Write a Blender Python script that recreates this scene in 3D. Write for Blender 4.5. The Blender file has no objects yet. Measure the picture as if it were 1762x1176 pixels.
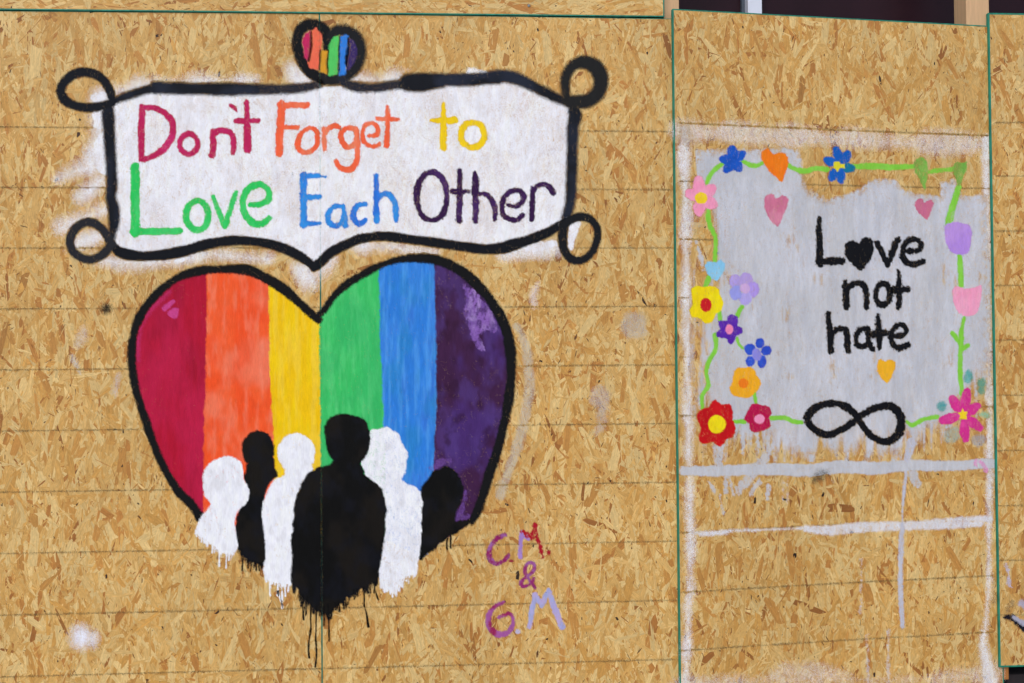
import bpy, math
import numpy as np
from mathutils import Matrix, Vector

sc = bpy.context.scene
COL = sc.collection
# ------------------------------------------------------------------ camera, sky, sun, exposure
PW, PH, FPX = 1762.0, 1176.0, 1713.0            # photograph size, focal length in its pixels (35 mm lens)
YAW, PITCH, ROLL = 0.0613734, 0.0197284, -0.0077955
ZOFF = 2.15                                     # height of the upper guide line over the pavement
CAM = np.array([0.4401732, -3.4143027, -0.7968319 + ZOFF])
_c, _s = math.cos, math.sin
FWD = np.array([_s(YAW) * _c(PITCH), _c(YAW) * _c(PITCH), _s(PITCH)])
_rt = np.array([_c(YAW), -_s(YAW), 0.0])
_up = np.cross(_rt, FWD)
RGT = _c(ROLL) * _rt + _s(ROLL) * _up
UPV = -_s(ROLL) * _rt + _c(ROLL) * _up
cd = bpy.data.cameras.new('camera')
cd.sensor_width = 36.0
cd.lens = 36.0 * FPX / PW
cd.clip_start, cd.clip_end = 0.05, 500.0
cam = bpy.data.objects.new('camera', cd)
COL.objects.link(cam)
m = Matrix.Identity(4)
for i in range(3):
    m[i][0], m[i][1], m[i][2], m[i][3] = RGT[i], UPV[i], -FWD[i], CAM[i]
cam.matrix_world = m
sc.camera = cam

SUN_EL, SUN_AZ = math.radians(48), math.radians(205)    # azimuth clockwise from +Y: in front of the boards
w = bpy.data.worlds.new('World')
sc.world = w
w.use_nodes = True
nt = w.node_tree
sky = nt.nodes.new('ShaderNodeTexSky')
sky.sky_type = 'NISHITA'
sky.sun_disc = False
sky.sun_elevation = SUN_EL
sky.sun_rotation = SUN_AZ
sky.air_density = 1.0
sky.dust_density = 2.0
sky.ozone_density = 1.0
nt.nodes['Background'].inputs['Strength'].default_value = 0.125
nt.links.new(sky.outputs[0], nt.nodes['Background'].inputs['Color'])
sd_ = bpy.data.lights.new('sun', 'SUN')
sd_.energy = 0.8
sd_.angle = math.radians(40)
sd_.color = (1.0, 0.985, 0.965)
sun = bpy.data.objects.new('sun', sd_)
COL.objects.link(sun)
sdir = Vector((math.sin(SUN_AZ) * math.cos(SUN_EL), math.cos(SUN_AZ) * math.cos(SUN_EL), math.sin(SUN_EL)))
sun.rotation_euler = sdir.to_track_quat('Z', 'Y').to_euler()
sun.location = (0, -6, 8)
sc.view_settings.view_transform = 'Standard'
sc.view_settings.look = 'None'
sc.view_settings.gamma = 1.0
sc.view_settings.use_curve_mapping = False
sc.view_settings.exposure = 0.62
sc.cycles.transparent_max_bounces = 24
sc.cycles.max_bounces = 6

# ------------------------------------------------------------------ helpers
rng = np.random.default_rng(7)


def lin(c):
    c = np.asarray(c, float) / 255.0
    return np.where(c <= 0.04045, c / 12.92, ((c + 0.055) / 1.055) ** 2.4)


class Surf:
    """A flat face of the hoarding: O a point on it, U its horizontal direction, N towards the street."""
    def __init__(self, O, U):
        self.O = np.array(O, float)
        self.U = np.array(U, float) / np.linalg.norm(U)
        self.N = np.cross(self.U, np.array([0, 0, 1.0]))      # U = +X gives N = -Y

    def hit(self, px, py, h=0.0):
        px = np.asarray(px, float); py = np.asarray(py, float)
        d = FWD + RGT * ((px - PW / 2) / FPX)[..., None] + UPV * ((PH / 2 - py) / FPX)[..., None]
        t = (((self.O + self.N * h) - CAM) @ self.N) / (d @ self.N)
        return CAM + d * t[..., None]

    def uv(self, px, py):
        p = self.hit(px, py) - self.O
        return p @ self.U, p[..., 2]

    def at(self, u, v, h=0.0):
        u = np.asarray(u, float); v = np.asarray(v, float); h = np.asarray(h, float)
        return self.O + self.U * u[..., None] + np.array([0, 0, 1.0]) * v[..., None] + self.N * (h + 0 * u)[..., None]


def project(p):
    d = np.asarray(p) - CAM
    z = d @ FWD
    return PW / 2 + FPX * (d @ RGT) / z, PH / 2 - FPX * (d @ UPV) / z


def link(name, me, mat, parent=None, loc=None):
    o = bpy.data.objects.new(name, me)
    COL.objects.link(o)
    if mat is not None and len(me.materials) == 0:
        me.materials.append(mat)
    if parent is not None:
        o.parent = parent
    elif loc is not None:
        o.location = loc
    return o


def tag(o, label=None, cat=None, group=None, kind=None):
    for k, v in (('label', label), ('category', cat), ('group', group), ('kind', kind)):
        if v:
            o[k] = v
    return o


def thing(name, label, cat, loc, group=None):
    o = bpy.data.objects.new(name, None)
    o.empty_display_size = 0.05
    o.location = loc
    COL.objects.link(o)
    return tag(o, label, cat, group)


def mesh(name, verts, faces, smooth=False):
    me = bpy.data.meshes.new(name)
    me.from_pydata([tuple(v) for v in verts], [], faces)
    me.update()
    return me


def quick_mesh(name, V, counts, idx):
    """Large meshes from numpy arrays: V (n,3), polygon sizes, flat vertex indices."""
    me = bpy.data.meshes.new(name)
    me.vertices.add(len(V))
    me.vertices.foreach_set('co', np.ascontiguousarray(V, np.float32).ravel())
    me.loops.add(len(idx))
    me.loops.foreach_set('vertex_index', np.ascontiguousarray(idx, np.int32))
    me.polygons.add(len(counts))
    starts = np.concatenate([[0], np.cumsum(counts)[:-1]])
    me.polygons.foreach_set('loop_start', starts.astype(np.int32))
    me.polygons.foreach_set('loop_total', np.asarray(counts, np.int32))
    me.update(calc_edges=True)
    me.validate()
    return me


def origin_of(parent):
    p = np.zeros(3)
    while parent is not None:
        p = p + np.array(parent.location)
        parent = parent.parent
    return p


def slab(name, S, corners, h0, h1, mat, parent=None, bevel=0.0):
    """A solid between heights h0 and h1 over a quad of (u, v) corners on a surface."""
    org = origin_of(parent)
    v = [S.at(np.array(u), np.array(w_), np.array(h)) - org for h in (h0, h1) for u, w_ in corners]
    n = len(corners)
    f = [list(range(n))[::-1], list(range(n, 2 * n))] + [[i, (i + 1) % n, n + (i + 1) % n, n + i] for i in range(n)]
    me = mesh(name, v, f)
    import bmesh
    bm = bmesh.new(); bm.from_mesh(me)
    bmesh.ops.recalc_face_normals(bm, faces=bm.faces)
    if bevel:
        bmesh.ops.bevel(bm, geom=bm.edges[:], offset=bevel, segments=2, affect='EDGES', profile=0.6)
    bm.to_mesh(me); bm.free()
    return link(name, me, mat, parent)


# ---- noise on the photograph-sized paint grid (used for ragged paint edges, missed pits and colour mixing)
def _hash(ix, iy, seed):
    with np.errstate(over='ignore'):
        h = (ix.astype(np.int64) * 374761393 + iy.astype(np.int64) * 668265263 + seed * 1442695041) & 0xFFFFFFFF
        h = ((h ^ (h >> 13)) * 1274126177) & 0xFFFFFFFF
        h = h ^ (h >> 16)
    return (h & 0xFFFF) / 32767.5 - 1.0


def vn(X, Y, sx, sy, seed, ang=0.0):
    if ang:
        a = math.radians(ang)
        X, Y = X * math.cos(a) + Y * math.sin(a), -X * math.sin(a) + Y * math.cos(a)
    x, y = X / sx, Y / sy
    ix, iy = np.floor(x), np.floor(y)
    fx, fy = x - ix, y - iy
    fx = fx * fx * (3 - 2 * fx); fy = fy * fy * (3 - 2 * fy)
    a = _hash(ix, iy, seed); b = _hash(ix + 1, iy, seed)
    c = _hash(ix, iy + 1, seed); d = _hash(ix + 1, iy + 1, seed)
    return (a * (1 - fx) + b * fx) * (1 - fy) + (c * (1 - fx) + d * fx) * fy


def fbm(X, Y, sx, sy, seed, ang=0.0):
    return 0.6 * vn(X, Y, sx, sy, seed, ang) + 0.28 * vn(X, Y, sx * .47, sy * .47, seed + 1, ang) + 0.16 * vn(X, Y, sx * .22, sy * .22, seed + 2, ang)


# the pits and strand edges of the board that a brush misses: short ticks at the strands' angles
PITS = np.zeros((int(PH) + 200, int(PW) + 500), np.float32)
_n = 26000
_x = rng.uniform(0, PITS.shape[1], _n); _y = rng.uniform(0, PITS.shape[0], _n)
_keep = vn(_x, _y, 70, 50, 91) + 0.6 * vn(_x, _y, 25, 25, 92) > -0.15
_x, _y = _x[_keep], _y[_keep]
_L = rng.gamma(2.0, 2.2, len(_x)) + 1.5
_a = rng.normal(0, 0.6, len(_x)); _st = rng.uniform(.25, 1, len(_x))
for t in np.linspace(-.5, .5, 14):
    xi = np.clip((_x + np.sin(_a) * _L * t).astype(int), 0, PITS.shape[1] - 1)
    yi = np.clip((_y + np.cos(_a) * _L * t).astype(int), 0, PITS.shape[0] - 1)
    np.maximum.at(PITS, (yi, xi), _st)


def pits(X, Y):
    x = np.clip(X + 250, 0, PITS.shape[1] - 2); y = np.clip(Y + 100, 0, PITS.shape[0] - 2)
    ix, iy = x.astype(int), y.astype(int)
    fx, fy = x - ix, y - iy
    return (PITS[iy, ix] * (1 - fx) + PITS[iy, ix + 1] * fx) * (1 - fy) + (PITS[iy + 1, ix] * (1 - fx) + PITS[iy + 1, ix + 1] * fx) * fy


def spline(pts, closed=False, step=5.0):
    P = np.array(pts, float)
    n = len(P)
    if n < 3 and not closed:
        return P
    out = []
    rngi = range(n) if closed else range(n - 1)
    for i in rngi:
        if closed:
            p0, p1, p2, p3 = P[(i - 1) % n], P[i], P[(i + 1) % n], P[(i + 2) % n]
        else:
            p0, p1, p2, p3 = P[max(i - 1, 0)], P[i], P[i + 1], P[min(i + 2, n - 1)]
        k = max(2, int(np.linalg.norm((p2 - p1)[:2]) / step))
        t = np.linspace(0, 1, k, endpoint=False)[:, None]
        out.append(0.5 * ((2 * p1) + (-p0 + p2) * t + (2 * p0 - 5 * p1 + 4 * p2 - p3) * t ** 2 + (-p0 + 3 * p1 - 3 * p2 + p3) * t ** 3))
    out.append(P[:1] if closed else P[-1:])
    return np.concatenate(out)


class Poly:
    def __init__(self, pts, smooth=True):
        self.P = spline(pts, True, 7.0)[:-1] if smooth else np.array(pts, float)

    def bbox(self):
        return self.P.min(0), self.P.max(0)

    def sd(self, X, Y):
        d2 = np.full(X.shape, 1e12); ins = np.zeros(X.shape, bool)
        Q = np.roll(self.P, -1, 0)
        for (ax, ay), (bx, by) in zip(self.P, Q):
            ex, ey = bx - ax, by - ay
            wx, wy = X - ax, Y - ay
            t = np.clip((wx * ex + wy * ey) / max(ex * ex + ey * ey, 1e-9), 0, 1)
            np.minimum(d2, (wx - ex * t) ** 2 + (wy - ey * t) ** 2, out=d2)
            if ay != by:
                ins ^= ((ay > Y) != (by > Y)) & (X < ex * (Y - ay) / ey + ax)
        d = np.sqrt(d2)
        return np.where(ins, d, -d)


class Stroke:
    """Points with a width each (or one width): a brush or spray-can stroke."""
    def __init__(self, pts, w, closed=False, smooth=True):
        P = np.array([p[:2] for p in pts], float)
        if np.ndim(w) == 0:
            W_ = np.full(len(P), float(w))
        else:
            W_ = np.interp(np.linspace(0, 1, len(P)), np.linspace(0, 1, len(w)), w)
        Q = np.column_stack([P, W_])
        self.Q = spline(Q, closed, 6.0) if smooth else (np.vstack([Q, Q[:1]]) if closed else Q)

    def bbox(self):
        r = self.Q[:, 2].max() / 2
        return self.Q[:, :2].min(0) - r, self.Q[:, :2].max(0) + r

    def sd(self, X, Y):
        best = np.full(X.shape, -1e6)
        for a, b in zip(self.Q[:-1], self.Q[1:]):
            ex, ey = b[0] - a[0], b[1] - a[1]
            wx, wy = X - a[0], Y - a[1]
            t = np.clip((wx * ex + wy * ey) / max(ex * ex + ey * ey, 1e-9), 0, 1)
            d = np.sqrt((wx - ex * t) ** 2 + (wy - ey * t) ** 2)
            np.maximum(best, (a[2] + (b[2] - a[2]) * t) / 2 - d, out=best)
        return best


def ell(cx, cy, rx, ry, rot=0.0, n=14):
    t = np.linspace(0, 2 * math.pi, n, endpoint=False)
    a = math.radians(rot)
    x, y = rx * np.cos(t), ry * np.sin(t)
    return [(cx + x_ * math.cos(a) - y_ * math.sin(a), cy + x_ * math.sin(a) + y_ * math.cos(a)) for x_, y_ in zip(x, y)]


class Zm:
    """Reads coordinates measured on an enlarged crop of the photograph."""
    def __init__(self, ox, oy, s):
        self.o, self.s = np.array([ox, oy]), s

    def p(self, pts):
        return [tuple(self.o + np.array(q[:2]) / self.s) for q in pts]

    def S(self, pts, w_, closed=False, smooth=True):
        return Stroke(self.p(pts), np.asarray(w_, float) / self.s, closed, smooth)

    def P(self, pts, smooth=True):
        return Poly(self.p(pts), smooth)

    def E(self, cx, cy, rx, ry, rot=0.0):
        return Poly(self.p(ell(cx, cy, rx, ry, rot)), True)

    def R(self, cx, cy, rx, ry, w_, rot=0.0):
        return Stroke(self.p(ell(cx, cy, rx, ry, rot, 16)), np.asarray(w_, float) / self.s, True)


ZA = Zm(80, 0, 2.5018); ZB = Zm(520, 0, 2.5018); ZD = Zm(1150, 220, 3.92); ZE = Zm(1400, 220, 3.92)
ZF = Zm(1150, 480, 3.674); ZG = Zm(1400, 480, 3.359); ZH = Zm(1150, 740, 2.698); ZJ = Zm(200, 430, 3.178)
ZK = Zm(540, 430, 3.179); ZL = Zm(320, 700, 3.265); ZM = Zm(480, 700, 2.469); ZN = Zm(800, 860, 4.523)
ZP = Zm(220, 160, 4.521); ZQ = Zm(460, 160, 4.521); ZR = Zm(700, 160, 4.521); ZT = Zm(1380, 360, 4.525)
ZU = Zm(1640, 900, 4.262); ZO = Zm(840, 480, 2.8); Z0 = Zm(0, 0, 1.0)

# ------------------------------------------------------------------ materials


def nodes(name):
    mt = bpy.data.materials.new(name)
    mt.use_nodes = True
    t = mt.node_tree
    return mt, t, t.nodes, t.links, t.nodes['Principled BSDF']


def mul(t, a, b):
    n = t.nodes.new('ShaderNodeMix')
    n.data_type = 'RGBA'; n.blend_type = 'MULTIPLY'
    n.inputs['Factor'].default_value = 1.0
    t.links.new(a, n.inputs[6]); t.links.new(b, n.inputs[7])
    return n.outputs[2]


def ramp(t, fac, lo, hi, p0=0.3, p1=0.7):
    n = t.nodes.new('ShaderNodeMapRange')
    n.inputs['From Min'].default_value = p0; n.inputs['From Max'].default_value = p1
    n.inputs['To Min'].default_value = lo; n.inputs['To Max'].default_value = hi
    t.links.new(fac, n.inputs['Value'])
    return n.outputs[0]


def noise(t, vec, scale, detail=3.0, rough=0.6, mscale=None):
    if mscale is not None:
        mp = t.nodes.new('ShaderNodeMapping')
        mp.inputs['Scale'].default_value = mscale
        t.links.new(vec, mp.inputs['Vector'])
        vec = mp.outputs[0]
    n = t.nodes.new('ShaderNodeTexNoise')
    n.inputs['Scale'].default_value = scale
    n.inputs['Detail'].default_value = detail
    n.inputs['Roughness'].default_value = rough
    t.links.new(vec, n.inputs['Vector'])
    return n.outputs[0]


def bump(t, h, strength, dist, bsdf):
    b = t.nodes.new('ShaderNodeBump')
    b.inputs['Strength'].default_value = strength
    b.inputs['Distance'].default_value = dist
    t.links.new(h, b.inputs['Height'])
    t.links.new(b.outputs[0], bsdf.inputs['Normal'])


def mat_strand():
    mt, t, N, L, B = nodes('pressed wood strands')
    a = N.new('ShaderNodeAttribute'); a.attribute_name = 'tint'
    g = N.new('ShaderNodeAttribute'); g.attribute_name = 'grain'
    n1 = noise(t, g.outputs['Vector'], 1.0, 3, .6, (22, 420, 90))
    n2 = noise(t, g.outputs['Vector'], 1.0, 4, .65, (70, 130, 40))
    c = mul(t, a.outputs['Color'], ramp(t, n1, .80, 1.13))
    c = mul(t, c, ramp(t, n2, .86, 1.12))
    L.new(c, B.inputs['Base Color'])
    B.inputs['Roughness'].default_value = .58
    B.inputs['Specular IOR Level'].default_value = .3
    bump(t, n1, .35, .0006, B)
    return mt


def mat_core():
    mt, t, N, L, B = nodes('board core')
    p = N.new('ShaderNodeNewGeometry')
    n1 = noise(t, p.outputs['Position'], 1.0, 4, .65, (160, 160, 40))
    r = N.new('ShaderNodeValToRGB')
    r.color_ramp.elements[0].position = .35; r.color_ramp.elements[0].color = (*lin((132, 86, 42)), 1)
    r.color_ramp.elements[1].position = .65; r.color_ramp.elements[1].color = (*lin((205, 160, 88)), 1)
    L.new(n1, r.inputs[0]); L.new(r.outputs[0], B.inputs['Base Color'])
    B.inputs['Roughness'].default_value = .7
    return mt


def mat_plain(name, rgb, rough=.6, var=.18, scale=40, mscale=(1, 1, 1), spec=.4, metal=0.0, bmp=0.0):
    mt, t, N, L, B = nodes(name)
    p = N.new('ShaderNodeNewGeometry')
    n1 = noise(t, p.outputs['Position'], scale, 5, .62, mscale)
    rg = N.new('ShaderNodeRGB'); rg.outputs[0].default_value = (*lin(rgb), 1)
    L.new(mul(t, rg.outputs[0], ramp(t, n1, 1 - var, 1 + var)), B.inputs['Base Color'])
    B.inputs['Roughness'].default_value = rough
    B.inputs['Specular IOR Level'].default_value = spec
    B.inputs['Metallic'].default_value = metal
    if bmp:
        bump(t, n1, bmp, .002, B)
    return mt


def mat_paint(name, rough, grain, streak, bstr):
    """Dried paint: hue and coverage are stored with the stroke, fine streaks and relief are noise."""
    mt, t, N, L, B = nodes(name)
    a = N.new('ShaderNodeAttribute'); a.attribute_name = 'paint'
    p = N.new('ShaderNodeNewGeometry')
    n1 = noise(t, p.outputs['Position'], 1.0, 4, .62, streak)
    n2 = noise(t, p.outputs['Position'], 1.0, 4, .6, (75, 75, 26))
    c = mul(t, a.outputs['Color'], ramp(t, n1, 1 - grain, 1 + grain))
    c = mul(t, c, ramp(t, n2, 1 - grain * .7, 1 + grain * .7))
    L.new(c, B.inputs['Base Color'])
    # paint lies as droplets and specks: full cover where a fine random cell falls under the coverage
    sn = N.new('ShaderNodeVectorMath'); sn.operation = 'SNAP'; sn.inputs[1].default_value = (.0007, .02, .0007)
    L.new(p.outputs['Position'], sn.inputs[0])
    wn = N.new('ShaderNodeTexWhiteNoise'); wn.noise_dimensions = '3D'
    L.new(sn.outputs[0], wn.inputs['Vector'])
    lt = N.new('ShaderNodeMath'); lt.operation = 'LESS_THAN'
    L.new(wn.outputs['Value'], lt.inputs[0]); L.new(a.outputs['Alpha'], lt.inputs[1])
    L.new(lt.outputs[0], B.inputs['Alpha'])
    B.inputs['Roughness'].default_value = rough
    B.inputs['Specular IOR Level'].default_value = .10
    ad = N.new('ShaderNodeMath'); ad.operation = 'ADD'
    L.new(n1, ad.inputs[0]); L.new(n2, ad.inputs[1])
    wv = N.new('ShaderNodeTexNoise'); wv.inputs['Scale'].default_value = 14; wv.inputs['Detail'].default_value = 2
    L.new(p.outputs['Position'], wv.inputs['Vector'])
    wa = N.new('ShaderNodeVectorMath'); wa.operation = 'MULTIPLY_ADD'
    wa.inputs[1].default_value = (.05, .05, .05); L.new(wv.outputs['Color'], wa.inputs[0]); L.new(p.outputs['Position'], wa.inputs[2])
    vm = N.new('ShaderNodeMapping'); vm.inputs['Scale'].default_value = (74, 74, 20); vm.inputs['Rotation'].default_value = (0, .25, 0)
    L.new(wa.outputs[0], vm.inputs['Vector'])
    vo = N.new('ShaderNodeTexVoronoi'); vo.inputs['Scale'].default_value = 1.0; vo.inputs['Randomness'].default_value = 1.0
    L.new(vm.outputs[0], vo.inputs['Vector'])
    sp_ = N.new('ShaderNodeSeparateColor'); L.new(vo.outputs['Color'], sp_.inputs[0])
    ad2 = N.new('ShaderNodeMath'); ad2.operation = 'MULTIPLY_ADD'; ad2.inputs[1].default_value = .7
    L.new(sp_.outputs[0], ad2.inputs[0]); L.new(ad.outputs[0], ad2.inputs[2])
    bump(t, ad2.outputs[0], bstr, .0016, B)
    tone = ramp(t, sp_.outputs[1], 1 - grain * .45, 1 + grain * .45, 0, 1)
    L.new(mul(t, c, tone), B.inputs['Base Color'])
    return mt


M_STRAND = mat_strand()
M_CORE = mat_core()
M_BRUSH = mat_paint('brushed house paint', .55, .065, (330, 330, 46), .5)
M_SPRAY = mat_paint('matt spray paint', .75, .10, (420, 420, 420), .25)
M_INK = mat_paint('printed guide ink', .8, .22, (500, 500, 500), .1)
M_SEAL = mat_plain('green edge sealer', (26, 124, 100), .6, .35, 60, (1, 1, .3))
M_STUD = mat_plain('planed pine', (205, 165, 122), .65, .12, 30, (3, 3, .25), bmp=.15)
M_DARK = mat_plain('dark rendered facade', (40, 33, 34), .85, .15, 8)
M_PANE = mat_plain('dark maroon tinted glass', (40, 20, 26), .35, .25, 2, spec=.12)
M_FRAME = mat_plain('white painted aluminium', (222, 226, 238), .4, .03, 20)
M_FRAME2 = mat_plain('grey window frame', (70, 80, 92), .6, .06, 20)
M_PAVE = mat_plain('worn concrete pavement', (118, 114, 108), .9, .22, 6, bmp=.3)
M_SCREW = mat_plain('zinc screw head', (120, 122, 118), .4, .12, 200, metal=.6)

# ------------------------------------------------------------------ the faces of the hoarding
WALL = Surf((0, 0, 0), (1, 0, 0))


def depth_point(px, py, dep):
    return CAM + (FWD + RGT * (px - PW / 2) / FPX + UPV * (PH / 2 - py) / FPX) * dep


_dl = depth_point(1160, 600, 3.452)
_dr = depth_point(1713, 600, 3.676)
_wl = WALL.hit(1160, 600)
_dl[1] = _wl[1] - 0.017                                         # the door leaf stands a little proud of the wall boards
DOOR = Surf((_dl[0], _dl[1], 0), (_dr[0] - _dl[0], _dr[1] - _dl[1], 0))
YR = float(_dr[1]) - 0.010
RIGHT = Surf((0, YR, 0), (1, 0, 0))
UPPER = Surf((0, -0.004, 0), (1, 0, 0))

# ------------------------------------------------------------------ ground, facade, window behind the gap
gm = mesh('pavement', [(-60, -60, 0), (60, -60, 0), (60, 60, 0), (-60, 60, 0)], [[0, 1, 2, 3]])
tag(link('pavement', gm, M_PAVE), kind='structure')

BACK = Surf((0, YR + 0.30, 0), (1, 0, 0))
xl = float(BACK.hit(1100, 20)[0]); xr = xl + 2.2
zt = float(BACK.hit(1300, 0)[2])
fac = slab('facade_wall', BACK, [(-3.2, 0.0), (xl, 0.0), (xl, 4.2), (-3.2, 4.2)], -.30, 0.0, M_DARK)
tag(fac, kind='structure')
fac2 = slab('facade_wall', BACK, [(xl, 3.5), (xr, 3.5), (xr, 4.2), (xl, 4.2)], -.30, 0.0, M_DARK)
tag(fac2, kind='structure')
fac3 = slab('facade_wall', BACK, [(xr, 0), (xr + 2.2, 0), (xr + 2.2, 4.2), (xr, 4.2)], -.30, 0.0, M_DARK)
tag(fac3, kind='structure')
win = thing('window', 'dark maroon shop window with a white upright bar behind the plywood gap', 'window', (xl, YR + .30, 0))
x0 = float(BACK.hit(1283, 10)[0]); x1 = float(BACK.hit(1307, 10)[0]); xg = float(BACK.hit(1277.5, 10)[0])
slab('pane', BACK, [(xl, 0.1), (xg, 0.1), (xg, 3.5), (xl, 3.5)], -.05, -.03, M_PANE, win)
slab('pane', BACK, [(x1, 0.1), (xr, 0.1), (xr, 3.5), (x1, 3.5)], -.05, -.03, M_PANE, win)
slab('mullion_side', BACK, [(xg, 0.1), (x0, 0.1), (x0, 3.5), (xg, 3.5)], -.06, -.01, M_FRAME2, win)  # grey strip built as the side of the white mullion
slab('mullion', BACK, [(x0, 0.1), (x1, 0.1), (x1, 3.5), (x0, 3.5)], -.06, .03, M_FRAME, win, .002)
slab('sill', BACK, [(xl, 0.0), (xr, 0.0), (xr, 0.1), (xl, 0.1)], -.06, .04, M_FRAME2, win, .002)


def stud(S, pxa, pxb, pyt, label, ztop, zbot=0.0, dep=.09):
    a = float(S.uv(pxa, pyt)[0]); b = float(S.uv(pxb, pyt)[0])
    t = thing('wooden_stud', label, 'timber', S.at((a + b) / 2, zbot) , 'studs behind the sheets')
    slab('post', S, [(a, zbot), (b, zbot), (b, ztop), (a, ztop)], -dep, 0.0, M_STUD, t, .003)
    return t


stud(Surf((0, 0.0155, 0), (1, 0, 0)), 1138, 1168.5, 8, 'pale pine stud showing between the top strip and the painted door sheet', 3.1)
stud(Surf((0, YR + .0145, 0), (1, 0, 0)), 1662.5, 1702, 20, 'pale pine stud standing in the dark gap beside the green edged end sheet', 3.1)
STB = Surf((0, YR + .016, 0), (1, 0, 0))
ub0, vb0 = STB.uv(1719, 1149); ub1, vb1 = STB.uv(1735, 1169)
blk = slab('wooden_block', STB, [(float(ub0) - .02, float(vb1)), (float(ub1), float(vb1)), (float(ub1), float(vb0) + .06), (float(ub0) - .02, float(vb0) + .06)], -.06, .004, mat_plain('orange pine offcut', (176, 112, 52), .7, .2, 40, (1, 1, .2)), None, .002)
tag(blk, 'small orange wooden block under the lower corner of the end sheet', 'block')
slab_b = slab('dark_gap_slab', STB, [(float(ub1) + .004, 0.0), (float(ub1) + 1.3, 0.0), (float(ub1) + 1.3, float(vb1) + .01), (float(ub1) + .004, float(vb1) + .01)], -.10, -.02, M_DARK)  # dark slab added for the shade in the gap below the end sheet
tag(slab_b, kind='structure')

# ------------------------------------------------------------------ oriented strand boards
PAL = np.array([lin(c) for c in ((219, 185, 121), (209, 165, 95), (200, 149, 75), (184, 125, 60), (152, 97, 45), (56, 38, 26))])


def strand_arrays(S, n, box, vtop, seed, turn=0.0):
    """Random flat wood strands over a sheet: returns arrays describing each."""
    r = np.random.default_rng(seed)
    u = r.uniform(box[0], box[1], n); v = r.uniform(box[2], box[3], n)
    loc = 0.7 * vn(u * 1000, v * 1000, 140, 200, seed + 5) + .5 * vn(u * 1000, v * 1000, 50, 60, seed + 6)
    k = r.uniform(0, 1, n) + .16 * loc
    big, mid = k > .50, (k <= .50) & (k > .22)
    L = np.where(big, r.uniform(.045, .150, n), np.where(mid, r.uniform(.018, .062, n), r.uniform(.006, .026, n)))
    W = np.where(big, r.uniform(.009, .028, n), np.where(mid, r.uniform(.003, .010, n), r.uniform(.0009, .0034, n)))
    ang = np.where(r.uniform(0, 1, n) < .2, r.uniform(-1.57, 1.57, n), r.normal(0, .42, n)) + turn
    wb = np.array([.28, .41, .24, .06, .01, .0]); wm = np.array([.25, .36, .27, .09, .026, .004]); ws = np.array([.19, .22, .21, .16, .10, .12])
    pick = r.uniform(0, 1, n)
    ci = np.where(big, np.searchsorted(np.cumsum(wb), pick), np.where(mid, np.searchsorted(np.cumsum(wm), pick), np.searchsorted(np.cumsum(ws), pick)))
    ci = np.clip(ci, 0, 5)
    nb = np.clip(ci + r.choice([-1, 0, 1], n), 0, 4)
    mixf = r.uniform(0, .6, n)[:, None]
    wx = 1 + .07 * vn(u * 1000, v * 1000, 420, 620, seed + 8) + .05 * vn(u * 1000, v * 1000, 120, 160, seed + 9)
    colr = wx[:, None] * (PAL[ci] * (1 - mixf) + PAL[nb] * mixf) * r.normal(1, .05, n)[:, None]
    h = np.where(big, r.uniform(.1, .95, n), np.where(mid, r.uniform(.3, 1.0, n), r.uniform(.8, 1.05, n))) * .00028
    nk = max(1, n // 160)
    ku = r.uniform(box[0], box[1], nk); kv = r.uniform(box[2], box[3], nk)
    kL = r.gamma(2.2, .0016, nk) + .0015
    kc = lin((58, 38, 24)) * r.uniform(.5, 1.6, nk)[:, None]
    u, v = np.concatenate([u, ku]), np.concatenate([v, kv])
    L, W = np.concatenate([L, kL * 1.5]), np.concatenate([W, kL * r.uniform(.5, .9, nk)])
    ang, h = np.concatenate([ang, r.normal(0, .8, nk) + turn]), np.concatenate([h, np.full(nk, .00031)])
    colr = np.concatenate([colr, kc])
    return u, v, L, W, ang, np.clip(colr, .005, .85), h


SHAPE = np.array([(-.50, -.22), (-.44, .46), (.05, .54), (.43, .47), (.50, -.12), (.41, -.5), (-.06, -.47), (-.40, -.5)])


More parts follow.
